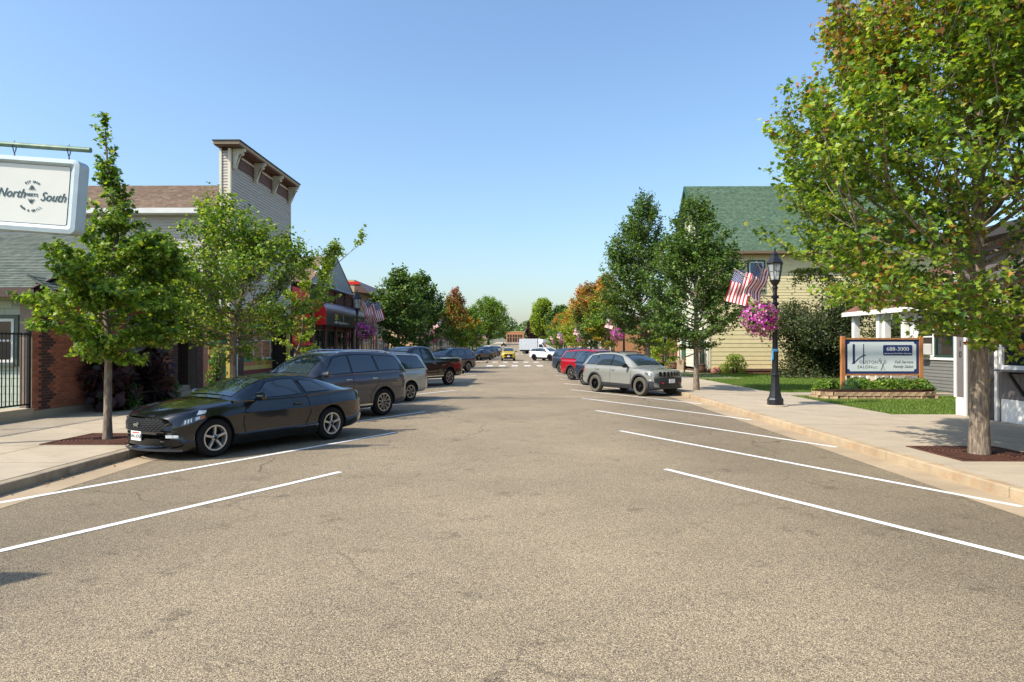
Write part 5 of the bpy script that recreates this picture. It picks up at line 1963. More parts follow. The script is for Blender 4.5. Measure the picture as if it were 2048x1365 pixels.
for dx in (0, 1.1):
    MB().box(dx - .05, -.05, 0, dx + .05, .05, 1.0 + .4 * dx).build('post', M_RAILW, hr)
MB().beam((-.05, 0, 1.0), (1.2, 0, 1.46), .07, .08).build('rail', M_RAILW, hr)
for i, (xx, yy_, lab) in enumerate([(12.05, 45.6, 'wooden half-barrel planter at the corner of the yellow house'), (11.3, 50.6, 'wooden half-barrel planter beside the entry steps')]):
    t = thing('barrel_planter', lab, 'planter', (xx, yy_, .15), 0, 'half-barrel planters')
    MB().lathe([(.30, 0), (.36, .25), (.37, .45), (.34, .62), (.31, .62), (.30, .55)], 16).build('barrel', mat('barrel_wood', (112, 82, 62), .8, var=.25, vs=7, stretch=(1, 1, .2)), t, smooth=True)
    for z in (.12, .48):
        MB().lathe([(.335 + .05 * z, z), (.365 + .02 * z, z), (.365 + .02 * z, z + .05), (.335 + .05 * z, z + .05)], 16).build('hoop', M_IRON, t)
rk = MB()
rk.lathe([(.16, -.05), (.30, .05), (.33, .2), (.2, .38), (.05, .42)], 7)
rk.v = [(x * random.uniform(.85, 1.2) + .1 * z, y * random.uniform(.8, 1.1), z * random.uniform(.9, 1.1)) for x, y, z in rk.v]
tag(rk.build('boulder', mat('rock_pink', (188, 124, 98), .85, var=.25, vs=4, bump=.4, bs=14), loc=(12.9, 45.0, .14)), 'pinkish boulder at the corner of the yellow house', 'rock')
tag(MB().box(13.2, 45.1, .1, 28, 45.95, .17).build('mulch_bed', mat('mulch_red', (126, 70, 50), .95, var=.4, vs=20, bump=.8, bs=40)), kind='structure')

# ================================================================== VEHICLES
M_TYRE = mat('tyre_rubber', (34, 33, 33), .85, var=.15, vs=12, bump=.2, bs=60, spec=.2)
M_TYRE_D = mat('tyre_dusty', (92, 88, 78), .9, var=.15, vs=10, spec=.15)
M_RIM = mat('alloy_silver', (186, 184, 176), .3, metal=.9)
M_RIM_B = mat('alloy_black', (30, 30, 32), .35, metal=.6)
M_CLAD = mat('black_plastic', (44, 46, 50), .65, var=.06)
M_WELL = mat('wheel_well', (12, 12, 12), .95)
M_CGLASS = mat('car_glass', (44, 56, 64), .03, spec=.75, coat=.6)
M_CHROME = mat('chrome', (210, 212, 214), .12, metal=1.0)
M_LENS = mat('headlight_lens', (196, 204, 206), .08, var=.35, vs=14, coat=.8)
M_TAIL = mat('tail_lens', (168, 24, 28), .12, coat=.8, var=.2, vs=10)
M_AMBER = mat('amber_lens', (200, 96, 30), .15, coat=.6)
M_PLATE = mat('plate_white', (226, 226, 222), .45)
M_BLK = mat('gloss_black', (14, 14, 15), .25)


def paint(name, c, metal=.35, rough=.3, dirt=None):
    return mat('paint_' + name, c, rough, metal=metal, coat=1.0, var=.03, vs=2, dirt=dirt, dirt_s=2.0, dirt_amt=.25)


def chaikin(p, n=2):
    p = [tuple(q) for q in p]
    for _ in range(n):
        o = [p[0]]
        for a, b in zip(p[:-1], p[1:]):
            o.append(tuple(.75 * x + .25 * y for x, y in zip(a, b)))
            o.append(tuple(.25 * x + .75 * y for x, y in zip(a, b)))
        o.append(p[-1])
        p = o
    return p


class Curve1:
    def __init__(s, pts, n=2):
        p = sorted(chaikin(pts, n))
        s.x = np.array([q[0] for q in p])
        s.y = np.array([q[1] for q in p])

    def __call__(s, x):
        return float(np.interp(x, s.x, s.y))


WHEELS = {}


def wheel_meshes(rad, style, rim_m, tyre_m, width=.23):
    key = (rad, style, rim_m.name, tyre_m.name)
    if key in WHEELS:
        return WHEELS[key]
    rr = rad * (.66 if style != 'off' else .60)
    h = width / 2
    t = MB().lathe([(rr, -h + .02), (rad * .88, -h), (rad * .965, -h + .025), (rad, -h + .06), (rad, h - .06), (rad * .965, h - .025), (rad * .88, h), (rr, h - .02), (rr - .02, h - .05), (rr - .02, -h + .05)], 40, axis='y')
    b = MB()
    b.k = 0
    # outer lip and barrel (outer face towards +y)
    b.lathe([(rr + .004, h - .03), (rr + .002, h - .012), (rr - .022, h - .014), (rr - .03, h - .05), (rr - .035, -h + .05)], 40, axis='y')
    b.f.pop(); b.m.pop(); b.f.pop(); b.m.pop()
    b.k = 1
    b.lathe([(rr - .032, h - .13), (.02, h - .12)], 24, axis='y')
    b.lathe([(rr * .62, h - .115), (rr * .62, h - .105), (.06, h - .10)], 24, axis='y')
    b.k = 0
    nsp = {'five': 5, 'ten': 10, 'split': 6, 'off': 7, 'twin': 10}[style]
    for k in range(nsp):
        a = 2 * math.pi * k / nsp + .3
        wd = {'five': .26, 'ten': .11, 'split': .17, 'off': .15, 'twin': .12}[style] * rr
        c, s_ = math.cos(a), math.sin(a)
        ir, orr = .05, rr - .012
        w0, w1 = wd * .8, wd * (1.0 if style != 'five' else .8)
        vs = []
        for (r_, w_, y0_, y1_) in ((ir, w0, h - .075, h - .035), (rr * .5, (w0 + w1) * .5, h - .07, h - .022), (orr, w1, h - .06, h - .016)):
            for sg_, yy_ in ((-1, y0_), (1, y0_), (.75, y1_), (-.75, y1_)):
                vs.append((r_ * c - sg_ * w_ / 2 * s_, yy_, r_ * s_ + sg_ * w_ / 2 * c))
        fs = []
        for i in range(2):
            for q in range(4):
                q2 = (q + 1) % 4
                fs.append((i * 4 + q, i * 4 + q2, i * 4 + 4 + q2, i * 4 + 4 + q))
        fs += [(3, 2, 1, 0), (8, 9, 10, 11)]
        b.add(vs, fs)
    b.lathe([(rr * .26, h - .07), (rr * .26, h - .028), (rr * .20, h - .018), (.0, h - .018)], 16, axis='y')
    b.k = 1
    b.lathe([(rr * .12, h - .018), (rr * .12, h - .012), (.0, h - .012)], 12, axis='y')
    for k in range(5):
        a = 2 * math.pi * k / 5
        b.lathe([(.012, h - .03), (.012, h - .014), (0, h - .014)], 6, c=(rr * .19 * math.cos(a), .006, rr * .19 * math.sin(a)), axis='y')
    WHEELS[key] = (t.mesh('tyre', tyre_m, True), b.mesh('wheel', [rim_m, M_WELL], True))
    return WHEELS[key]


def make_car(name, label, cat, sp, rear_contact, heading, side, group=None):
    """sp: shape description. rear_contact: ground point under the visible rear wheel; side +1 = car's left wheel is the visible one."""
    wb, Rw = sp['wb'], sp['R']
    hd = math.atan2(heading[1], heading[0])
    tw = sp['W'] - .13
    lx, ly = -wb / 2, side * (tw + .10)
    c, s_ = math.cos(hd), math.sin(hd)
    ox = rear_contact[0] - (c * lx - s_ * ly)
    oy = rear_contact[1] - (s_ * lx + c * ly)
    t = thing(name, label, cat, (ox, oy, gz(oy) + .004), hd, group)
    P = sp['paint']
    xf, xr = sp['xf'], sp['xr']
    zt, zb, wd = Curve1(sp['deck'], 2), Curve1(sp['bottom'], 1), Curve1(sp['width'], 2)
    bowf, bowr = sp.get('bowf', .28), sp.get('bowr', .16)
    leanf, leanr = sp.get('leanf', .12), sp.get('leanr', .05)
    Wm = sp['W']
    zn = sp.get('znose', .55)

    def warp(x, y, z):
        """Rounds the nose and tail in plan and leans their faces."""
        if x > xf - .9:
            k = (x - (xf - .9)) / .9
            x = x - k * k * (bowf * (y / Wm) ** 2 + leanf * max(0, z - zn) + .35 * leanf * max(0, zn - .12 - z))
        elif x < xr + .7:
            k = ((xr + .7) - x) / .7
            x = x + k * k * (bowr * (y / Wm) ** 2 + leanr * max(0, z - .6))
        return (x, y, z)

    fl = sp.get('flank', ((0, .93), (.06, .965), (.22, .99), (.45, .978), (.68, 1.0), (.80, .992), (.93, .955), (1.0, .885)))
    nst = 64
    rings = []
    for i in range(nst + 1):
        u = i / nst
        x = xr + (xf - xr) * (.5 - .5 * math.cos(math.pi * u)) if False else xr + (xf - xr) * u
        z0, z1, w = zb(x), zt(x), wd(x)
        H = z1 - z0
        ring = [(0, z0), (.6 * w, z0)]
        ring += [(w * fy, z0 + H * fz) for fz, fy in fl]
        cr = sp.get('crown', .035)
        ring += [(w * .70, z1 + cr * .55), (w * .35, z1 + cr * .9), (0, z1 + cr)]
        full = ring + [(-y, z) for y, z in ring[-2:0:-1]]
        rings.append([warp(x, y, z) for y, z in full])
    b = MB()
    n = len(rings[0])
    vs = [p for r in rings for p in r]
    fs = []
    for i in range(nst):
        for k in range(n):
            k2 = (k + 1) % n
            fs.append((i * n + k, i * n + k2, (i + 1) * n + k2, (i + 1) * n + k))
    fs.append(tuple(range(n))[::-1])
    fs.append(tuple(nst * n + k for k in range(n)))
    b.add(vs, fs)
    b.k = 1
    lower = sp.get('clad_to')       # dark lower cladding by height
    if lower:
        for q, f in enumerate(b.f):
            zc = sum(b.v[i][2] for i in f) / len(f)
            xc = sum(b.v[i][0] for i in f) / len(f)
            if zc < lower or (xc > xf - .40 and zc < sp.get('clad_nose', 0)):
                b.m[q] = 2
    body = b.build('body', [P, M_WELL, M_CLAD], t, smooth=False)
    # wheel openings cut out of the body
    ra = Rw + sp.get('arch', .055)
    cutters = []
    for ax in (wb / 2, -wb / 2):
        for s in (-1, 1):
            y0, y1 = sorted((s * (Wm - .34), s * (Wm + .2)))
            cm = MB()
            cm.lathe([(ra, y0), (ra, y1)], 36, (ax, 0, Rw + .01), 'y')
            co = cm.build('cutter', [M_WELL], t)
            co.data.polygons.foreach_set('material_index', [0] * len(co.data.polygons))
            cutters.append(co)
            md = body.modifiers.new('cut', 'BOOLEAN')
            md.operation = 'DIFFERENCE'
            md.object = co
            md.solver = 'EXACT'
            md.material_mode = 'TRANSFER'
    bpy.context.view_layer.update()
    dg = bpy.context.evaluated_depsgraph_get()
    me = bpy.data.meshes.new_from_object(body.evaluated_get(dg))
    body.modifiers.clear()
    body.data = me
    for co in cutters:
        bpy.data.objects.remove(co)
    me.polygons.foreach_set('use_smooth', [True] * len(me.polygons))
    me.set_sharp_from_angle(angle=R(32))

    def side_y(x, z):
        z0, z1, w = zb(x), zt(x), wd(x)
        f = min(1, max(0, (z - z0) / (z1 - z0)))
        return w * float(np.interp(f, [q[0] for q in fl], [q[1] for q in fl]))

    def flank_strip(nm, pts, wdt, m, s, parent=t, off=.004):
        """thin strip that follows the flank through side-view points."""
        bb = MB()
        pp = []
        for (x0, z0), (x1, z1) in zip(pts[:-1], pts[1:]):
            k = max(2, int(math.hypot(x1 - x0, z1 - z0) / .08))
            for i in range(k):
                pp.append((x0 + (x1 - x0) * i / k, z0 + (z1 - z0) * i / k))
        pp.append(pts[-1])
        L_ = []
        for i, (x, z) in enumerate(pp):
            a, c_ = pp[max(0, i - 1)], pp[min(len(pp) - 1, i + 1)]
            dx, dz = c_[0] - a[0], c_[1] - a[1]
            l_ = math.hypot(dx, dz) + 1e-9
            nx, nz = -dz / l_ * wdt / 2, dx / l_ * wdt / 2
            for sg_ in (-1, 1):
                q = warp(x + nx * sg_, s * (side_y(x + nx * sg_, z + nz * sg_) + off), z + nz * sg_)
                L_.append(q)
        bb.add(L_, [(2 * i, 2 * i + 1, 2 * i + 3, 2 * i + 2) for i in range(len(pp) - 1)])
        return bb.build(nm, m, parent, fix=False)

    # ---- cabin
    cab = sp['cab']                 # list of (x, zroof, wroof)
    belt = Curve1(sp['belt'], 1)
    cp = chaikin(cab, 2)
    beltw = sp.get('beltw', .925)
    rc = sp.get('roofcrown', .04)
    xs_ = [q[0] for q in cp]
    order = cp
    rings = []
    cax, caz, caw = [], [], []
    for (x, z, w) in order:
        xm = min(max(x, xr + .02), xf)
        wbt = wd(xm) * beltw
        zbv = min(belt(x), z)
        wr = min(w, wbt)
        mid = ((wbt + wr) / 2 + .015 * min(1, (z - zbv) * 3), (zbv + z) / 2)
        half = [(wbt, zbv - .05), (wbt, zbv), mid, (wr + .004, z - .035 * min(1, (z - zbv) * 4)), (wr * .93, z + rc * .25), (wr * .55, z + rc * .8), (0, z + rc)]
        full = half + [(-y, q) for y, q in half[-2::-1]]
        rings.append([(x, y, q) for y, q in full])
        cax.append(x); caz.append(z); caw.append(wr)
    b = MB()
    n = len(rings[0])
    b.add([p for r in rings for p in r], [(i * n + k, i * n + k + 1, (i + 1) * n + k + 1, (i + 1) * n + k) for i in range(len(rings) - 1) for k in range(n - 1)])
    cabin = b.build('cabin', P, t, smooth=True)
    o_ = np.argsort(cax)
    cxs, czs, cws = np.array(cax)[o_], np.array(caz)[o_], np.array(caw)[o_]

    def cab_y(x, v):
        zr_ = float(np.interp(x, cxs, czs))
        wr = float(np.interp(x, cxs, cws))
        zb_ = min(belt(x), zr_)
        wbt = wd(min(max(x, xr + .02), xf)) * beltw
        z = zb_ + (zr_ - zb_) * v
        mid = (wbt + wr) / 2 + .015 * min(1, (zr_ - zb_) * 3)
        y = wbt + (mid - wbt) * v * 2 if v < .5 else mid + (wr + .004 - mid) * (v - .5) * 2
        return y, z

    for s in (-1, 1):
        for (xb0, xb1, xt0, xt1, v0, v1) in sp['side_glass']:
            b = MB()

            def fn(u, v):
                vv = v0 + (v1 - v0) * v
                x = (xb0 + (xt0 - xb0) * v) * (1 - u) + (xb1 + (xt1 - xb1) * v) * u
                y, z = cab_y(x, vv)
                return (x, s * (y + .006), z)
            b.grid(fn, 8, 5)
            gw = b.build('side_window', M_CGLASS, t, smooth=True, fix=False)
            b = MB()

            def fn2(u, v):
                vv = v0 - .05 + (v1 - v0 + .10) * v
                e_ = .035 if xb0 > xb1 else -.035
                x = (xb0 + e_ + (xt0 - xb0) * v) * (1 - u) + (xb1 - e_ + (xt1 - xb1) * v) * u
                y, z = cab_y(x, vv)
                return (x, s * (y + .003), z)
            b.grid(fn2, 8, 5)
            b.build('window_seal', M_BLK, gw, smooth=True, fix=False)
    # windscreen and rear glass lie on the sloping ends of the cabin profile
    for nm, (i0, i1), margin in (('windscreen', sp['ws'], .9), ('rear_window', sp['rw'], sp.get('rwm', .86))):
        (x0, z0, w0), (x1, z1, w1) = i0, i1
        b = MB()
        dx, dz = x1 - x0, z1 - z0
        l_ = math.hypot(dx, dz)
        nx, nz = -dz / l_, dx / l_
        if nz < 0:
            nx, nz = -nx, -nz

        def fn(u, v):
            xx = x0 + dx * (.05 + .90 * u)
            sv = -1 + 2 * v
            zr_ = float(np.interp(xx, cxs, czs)) if abs(dx) > .35 else z0 + dz * (.05 + .90 * u)
            ww = float(np.interp(xx, cxs, cws)) if abs(dx) > .35 else w0 + (w1 - w0) * u
            y = sv * ww * margin
            cr_ = rc * (1 - min(1, abs(sv * margin)) ** 2) * .95 + .004
            return (xx + nx * .012, y, zr_ + cr_ + nz * .010)
        b.grid(fn, 10, 10)
        b.build(nm, M_CGLASS, t, smooth=True, fix=False)
    # ---- wheels
    tm, rm = wheel_meshes(Rw, sp.get('rim', 'ten'), sp.get('rim_m', M_RIM), sp.get('tyre_m', M_TYRE), sp.get('tyre_w', .23))
    for ax in (wb / 2, -wb / 2):
        for s in (-1, 1):
            w = inst('wheel', rm, t, (ax, s * (tw - .015), Rw), (0, random.uniform(0, 6) if False else 0, 0 if s > 0 else math.pi))
            inst('tyre', tm, w)
    # ---- trim
    for s in (-1, 1):
        for dl in sp.get('door_lines', ()):
            flank_strip('door_gap', dl, .012, M_WELL, s)
        for (hx, hz) in sp.get('handles', ()):
            y = side_y(hx, hz)
            MB().box(hx - .10, s * (y - .01), hz - .014, hx + .10, s * (y + .035), hz + .016).build('door_handle', sp.get('handle_m', P), t, bevel=.008)
        mx, mz = sp['mirror']
        y = wd(mx) * beltw
        mo = MB()
        mo.beam((mx, s * (y - .03), mz - .03), (mx - .02, s * (y + .10), mz + .0), .05, .03)
        q0 = len(mo.v)
        mo.lathe([(.03, -.11), (.085, -.09), (.10, 0), (.085, .09), (.03, .11)], 10, (0, 0, 0), 'y')
        mo.v[q0:] = [(mx - .0 + p[0] * .75, s * (y + .17) + p[1] * 1.05, mz + .05 + p[2] * .85) for p in mo.v[q0:]]
        mo.build('mirror', sp.get('mirror_m', P), t, smooth=True)
        # lamps
        for nm, quad, m in sp['lamps']:
            b = MB()
            (xa, za), (xb_, zb_), (xc, zc), (xd, zd) = quad

            def fn(u, v):
                x = (xa * (1 - u) + xb_ * u) * (1 - v) + (xd * (1 - u) + xc * u) * v
                z = (za * (1 - u) + zb_ * u) * (1 - v) + (zd * (1 - u) + zc * u) * v
                return warp(x, s * (side_y(x, z) + .008), z)
            b.grid(fn, 8, 4)
            b.build(nm, m, t, smooth=True, fix=False)
        if sp.get('arch_trim'):
            for ax in (wb / 2, -wb / 2):
                b = MB()
                L_ = []
                k = 24
                for i in range(k + 1):
                    a = math.pi * (-.08 + 1.16 * i / k)
                    for r_ in (ra - .012, ra + .055):
                        x, z = ax + r_ * math.cos(a), Rw + .01 + r_ * math.sin(a)
                        L_.append((x, s * (min(side_y(x, z), Wm) + .014), z))
                b.add(L_, [(2 * i, 2 * i + 1, 2 * i + 3, 2 * i + 2) for i in range(k)])
                b.build('wheel_arch_trim', M_CLAD, t, smooth=True)
        if sp.get('rocker'):
            z = zb(0) + .10
            flank_strip('rocker_trim', [(-wb / 2 + ra + .03, z), (wb / 2 - ra - .03, z)], .05, sp['rocker'], s, off=.012)
        if sp.get('rails'):
            (xa, xb_) = sp['rails']
            pts = []
            for i in range(9):
                x = xa + (xb_ - xa) * i / 8
                zr_ = float(np.interp(x, cxs, czs))
                wr = float(np.interp(x, cxs, cws))
                pts.append((x, s * wr * .9, zr_ + (.055 if 0 < i < 8 else .015)))
            MB().tube(pts, .018, 8).build('roof_rail', sp.get('rail_m', M_BLK), t, smooth=True)

    def front_patch(nm, y0, y1, z0, z1, m, off=.01, front=True, parent=t, shape=None):
        b = MB()

        def fn(u, v):
            y = y0 + (y1 - y0) * u
            z = z0 + (z1 - z0) * v
            if shape:
                y *= shape(v)
            p = warp(xf if front else xr, y, z)
            return (p[0] + (off if front else -off), p[1], p[2])
        b.grid(fn, 12, 5)
        return b.build(nm, m, parent, smooth=True, fix=False)
    for (nm, y0, y1, z0, z1, m, off, front, shp) in sp.get('faces', ()):
        front_patch(nm, y0, y1, z0, z1, m, off, front, t, shp)
    if sp.get('slots'):             # vertical grille slots
        n_, y0, y1, z0, z1 = sp['slots']
        for i in range(n_):
            ya = y0 + (y1 - y0) * (i + .18) / n_
            yb = y0 + (y1 - y0) * (i + .82) / n_
            front_patch('grille_slot', ya, yb, z0, z1, M_BLK, .022, True)
    if sp.get('honey'):
        y1, z0, z1 = sp['honey']
        g = MB()
        for r_ in range(7):
            for c_ in range(15):
                y = -y1 + 2 * y1 * (c_ + (.5 if r_ % 2 else 0)) / 14.5
                z = z0 + (z1 - z0) * (r_ + .5) / 7
                if abs(y) > y1 * (.88 + .12 * (1 - abs(r_ - 3) / 3)):
                    continue
                p = warp(xf, y, z)
                hx = p[0] + .016
                for k in range(6):
                    a0, a1 = math.pi / 3 * k + .52, math.pi / 3 * (k + 1) + .52
                    ry, rz = y1 / 14.5, (z1 - z0) / 7 * .62
                    g.beam((hx, y + ry * math.cos(a0), z + rz * math.sin(a0)), (hx, y + ry * math.cos(a1), z + rz * math.sin(a1)), .010, .007)
        g.build('grille_mesh', M_CLAD, t)
    if sp.get('hood_line'):
        for s in (-1, 1):
            b = MB()
            L_ = []
            (xa, ya), (xb_, yb_) = sp['hood_line']
            for i in range(17):
                x = xa + (xb_ - xa) * i / 16
                yf = ya + (yb_ - ya) * i / 16
                for dlt in (-.006, .006):
                    f_ = yf + dlt / wd(x)
                    z = zt(x) + sp.get('crown', .035) * float(np.interp(f_, [0, .35, .70, .885], [1, .9, .55, 0])) + .005
                    L_.append(warp(x, s * f_ * wd(x), z))
            b.add(L_, [(2 * i, 2 * i + 1, 2 * i + 3, 2 * i + 2) for i in range(16)])
            b.build('hood_gap', M_WELL, t, fix=False)
    if sp.get('emblem'):
        z = sp['emblem']
        p = warp(xf, 0, z)
        hp = [(-.10, .0), (-.05, .03), (.0, .025), (.05, .05), (.085, .035), (.10, .01), (.06, .005), (.05, -.02), (.08, -.05), (.03, -.025), (-.03, -.02), (-.07, -.055), (-.06, -.01)]
        MB().prism([(y, z + q) for y, q in hp], 'x', p[0] + .028, p[0] + .036).build('emblem', M_CHROME, t)
    pl = sp.get('plate')
    if pl:
        p = warp(xf, 0, pl[0])
        q = MB().box(p[0] + .02, -.155, pl[0] - .08, p[0] + .035, .155, pl[0] + .08).build('licence_plate', M_PLATE, t)
        if pl[1]:
            text('plate_number', pl[1], .105, mat('plate_ink', (30, 32, 44), .5), q, (p[0] + .037, 0, pl[0] - .01), (R(90), 0, R(90)), sx_=.92, ext=.001)
            MB().box(p[0] + .035, -.11, pl[0] + .045, p[0] + .0365, .11, pl[0] + .065).build('plate_band', M_REDB, q)
    p = warp(xr, 0, .75)
    if sp.get('rear_plate', True):
        MB().box(p[0] - .02, -.155, .80, p[0] - .035, .155, .95).build('licence_plate', M_PLATE, t)
    # underside
    MB().box(-wb / 2 - .4, -Wm + .36, zb(0) - .03, wb / 2 + .4, Wm - .36, zb(0) + .15).build('underbody', M_WELL, t)
    return t


def mustang(P):
    sp = dict(wb=2.72, R=.345, W=.955, xf=2.26, xr=-2.46, paint=P, rim='five', rim_m=mat('alloy_champagne', (198, 196, 190), .35, metal=.7), arch=.045, bowf=.36, bowr=.22, leanf=.14, leanr=.12, znose=.60,
              deck=[(2.26, .72), (2.18, .785), (1.9, .86), (1.3, .945), (.75, .985), (.3, .975), (-.7, .985), (-1.3, 1.03), (-1.9, 1.05), (-2.25, 1.03), (-2.40, .99), (-2.46, .94)],
              bottom=[(2.26, .20), (2.0, .15), (1.0, .17), (-1.0, .19), (-1.9, .22), (-2.46, .34)],
              width=[(2.26, .74), (2.12, .86), (1.85, .925), (1.36, .955), (.6, .925), (0, .915), (-.8, .935), (-1.36, .958), (-1.95, .935), (-2.3, .87), (-2.46, .78)],
              flank=((0, .90), (.08, .955), (.23, .992), (.26, .966), (.45, .956), (.60, .976), (.70, 1.0), (.725, .984), (.86, .960), (.95, .925), (1.0, .84)),
              belt=[(1.0, .965), (0, .965), (-.8, .985), (-1.4, 1.03), (-2.1, 1.04)],
              cab=[(.98, .975, .74), (.70, 1.11, .70), (.25, 1.285, .60), (-.05, 1.345, .56), (-.5, 1.372, .545), (-.95, 1.335, .545), (-1.45, 1.21, .56), (-1.85, 1.085, .60), (-2.08, 1.03, .64)],
              ws=((.92, 1.0, .74), (.10, 1.32, .58)), rw=((-1.92, 1.06, .6), (-1.02, 1.32, .545)), rwm=.8,
              side_glass=[(.62, -.62, .10, -.55, .10, .86), (-.74, -1.32, -.68, -1.02, .16, .78)],
              door_lines=[[(.72, .93), (.78, .6), (.72, .30)], [(-.72, .95), (-.80, .62), (-.62, .30)], [(.72, .30), (-.62, .30)]],
              handles=[(-.48, .83)], mirror=(.50, .985), handle_m=P,
              lamps=[('headlight', [(2.18, .60), (1.66, .70), (1.58, .79), (2.10, .71)], mat('headlight_dark', (70, 74, 78), .06, coat=1.0)), ('led_bar', [(2.12, .625), (2.085, .632), (2.06, .70), (2.095, .695)], M_LENS), ('led_bar', [(2.05, .637), (2.015, .644), (1.99, .715), (2.025, .71)], M_LENS),
                     ('led_bar', [(1.98, .65), (1.945, .657), (1.92, .73), (1.955, .725)], M_LENS), ('lamp_bowl', [(1.86, .67), (1.74, .69), (1.71, .755), (1.83, .74)], M_LENS), ('upper_lens', [(1.80, .775), (1.58, .80), (1.54, .85), (1.70, .855)], M_LENS), ('side_marker', [(1.72, .695), (1.61, .715), (1.59, .76), (1.69, .75)], M_AMBER),
                     ('tail_light', [(-2.44, .74), (-2.36, .74), (-2.34, .90), (-2.42, .92)], M_TAIL), ('rear_marker', [(-2.2, .60), (-2.05, .60), (-2.05, .63), (-2.2, .63)], M_TAIL)],
              faces=[('grille', -.60, .60, .50, .72, M_BLK, .008, True, lambda v: .82 + .18 * math.sin(math.pi * (v * .8 + .1))),
                     ('lower_intake', -.52, .52, .26, .38, M_BLK, .010, True, None), ('fog_lamp', .62, .82, .40, .45, M_LENS, .012, True, None), ('fog_lamp', -.82, -.62, .40, .45, M_LENS, .012, True, None),
                     ('fog_recess', .58, .84, .27, .37, M_BLK, .010, True, None), ('fog_recess', -.84, -.58, .27, .37, M_BLK, .010, True, None),
                     ('splitter', -.90, .90, .17, .21, M_CLAD, .05, True, None), ('grille_lip', -.60, .60, .485, .505, M_CHROME if False else P, .02, True, None),
                     ('tail_panel', -.6, .6, .72, .90, M_BLK, .008, False, None)],
              honey=(.60, .50, .72), emblem=.61, hood_line=((2.10, .80), (.98, .80)), plate=(.42, 'B44-XNF'))
    return sp


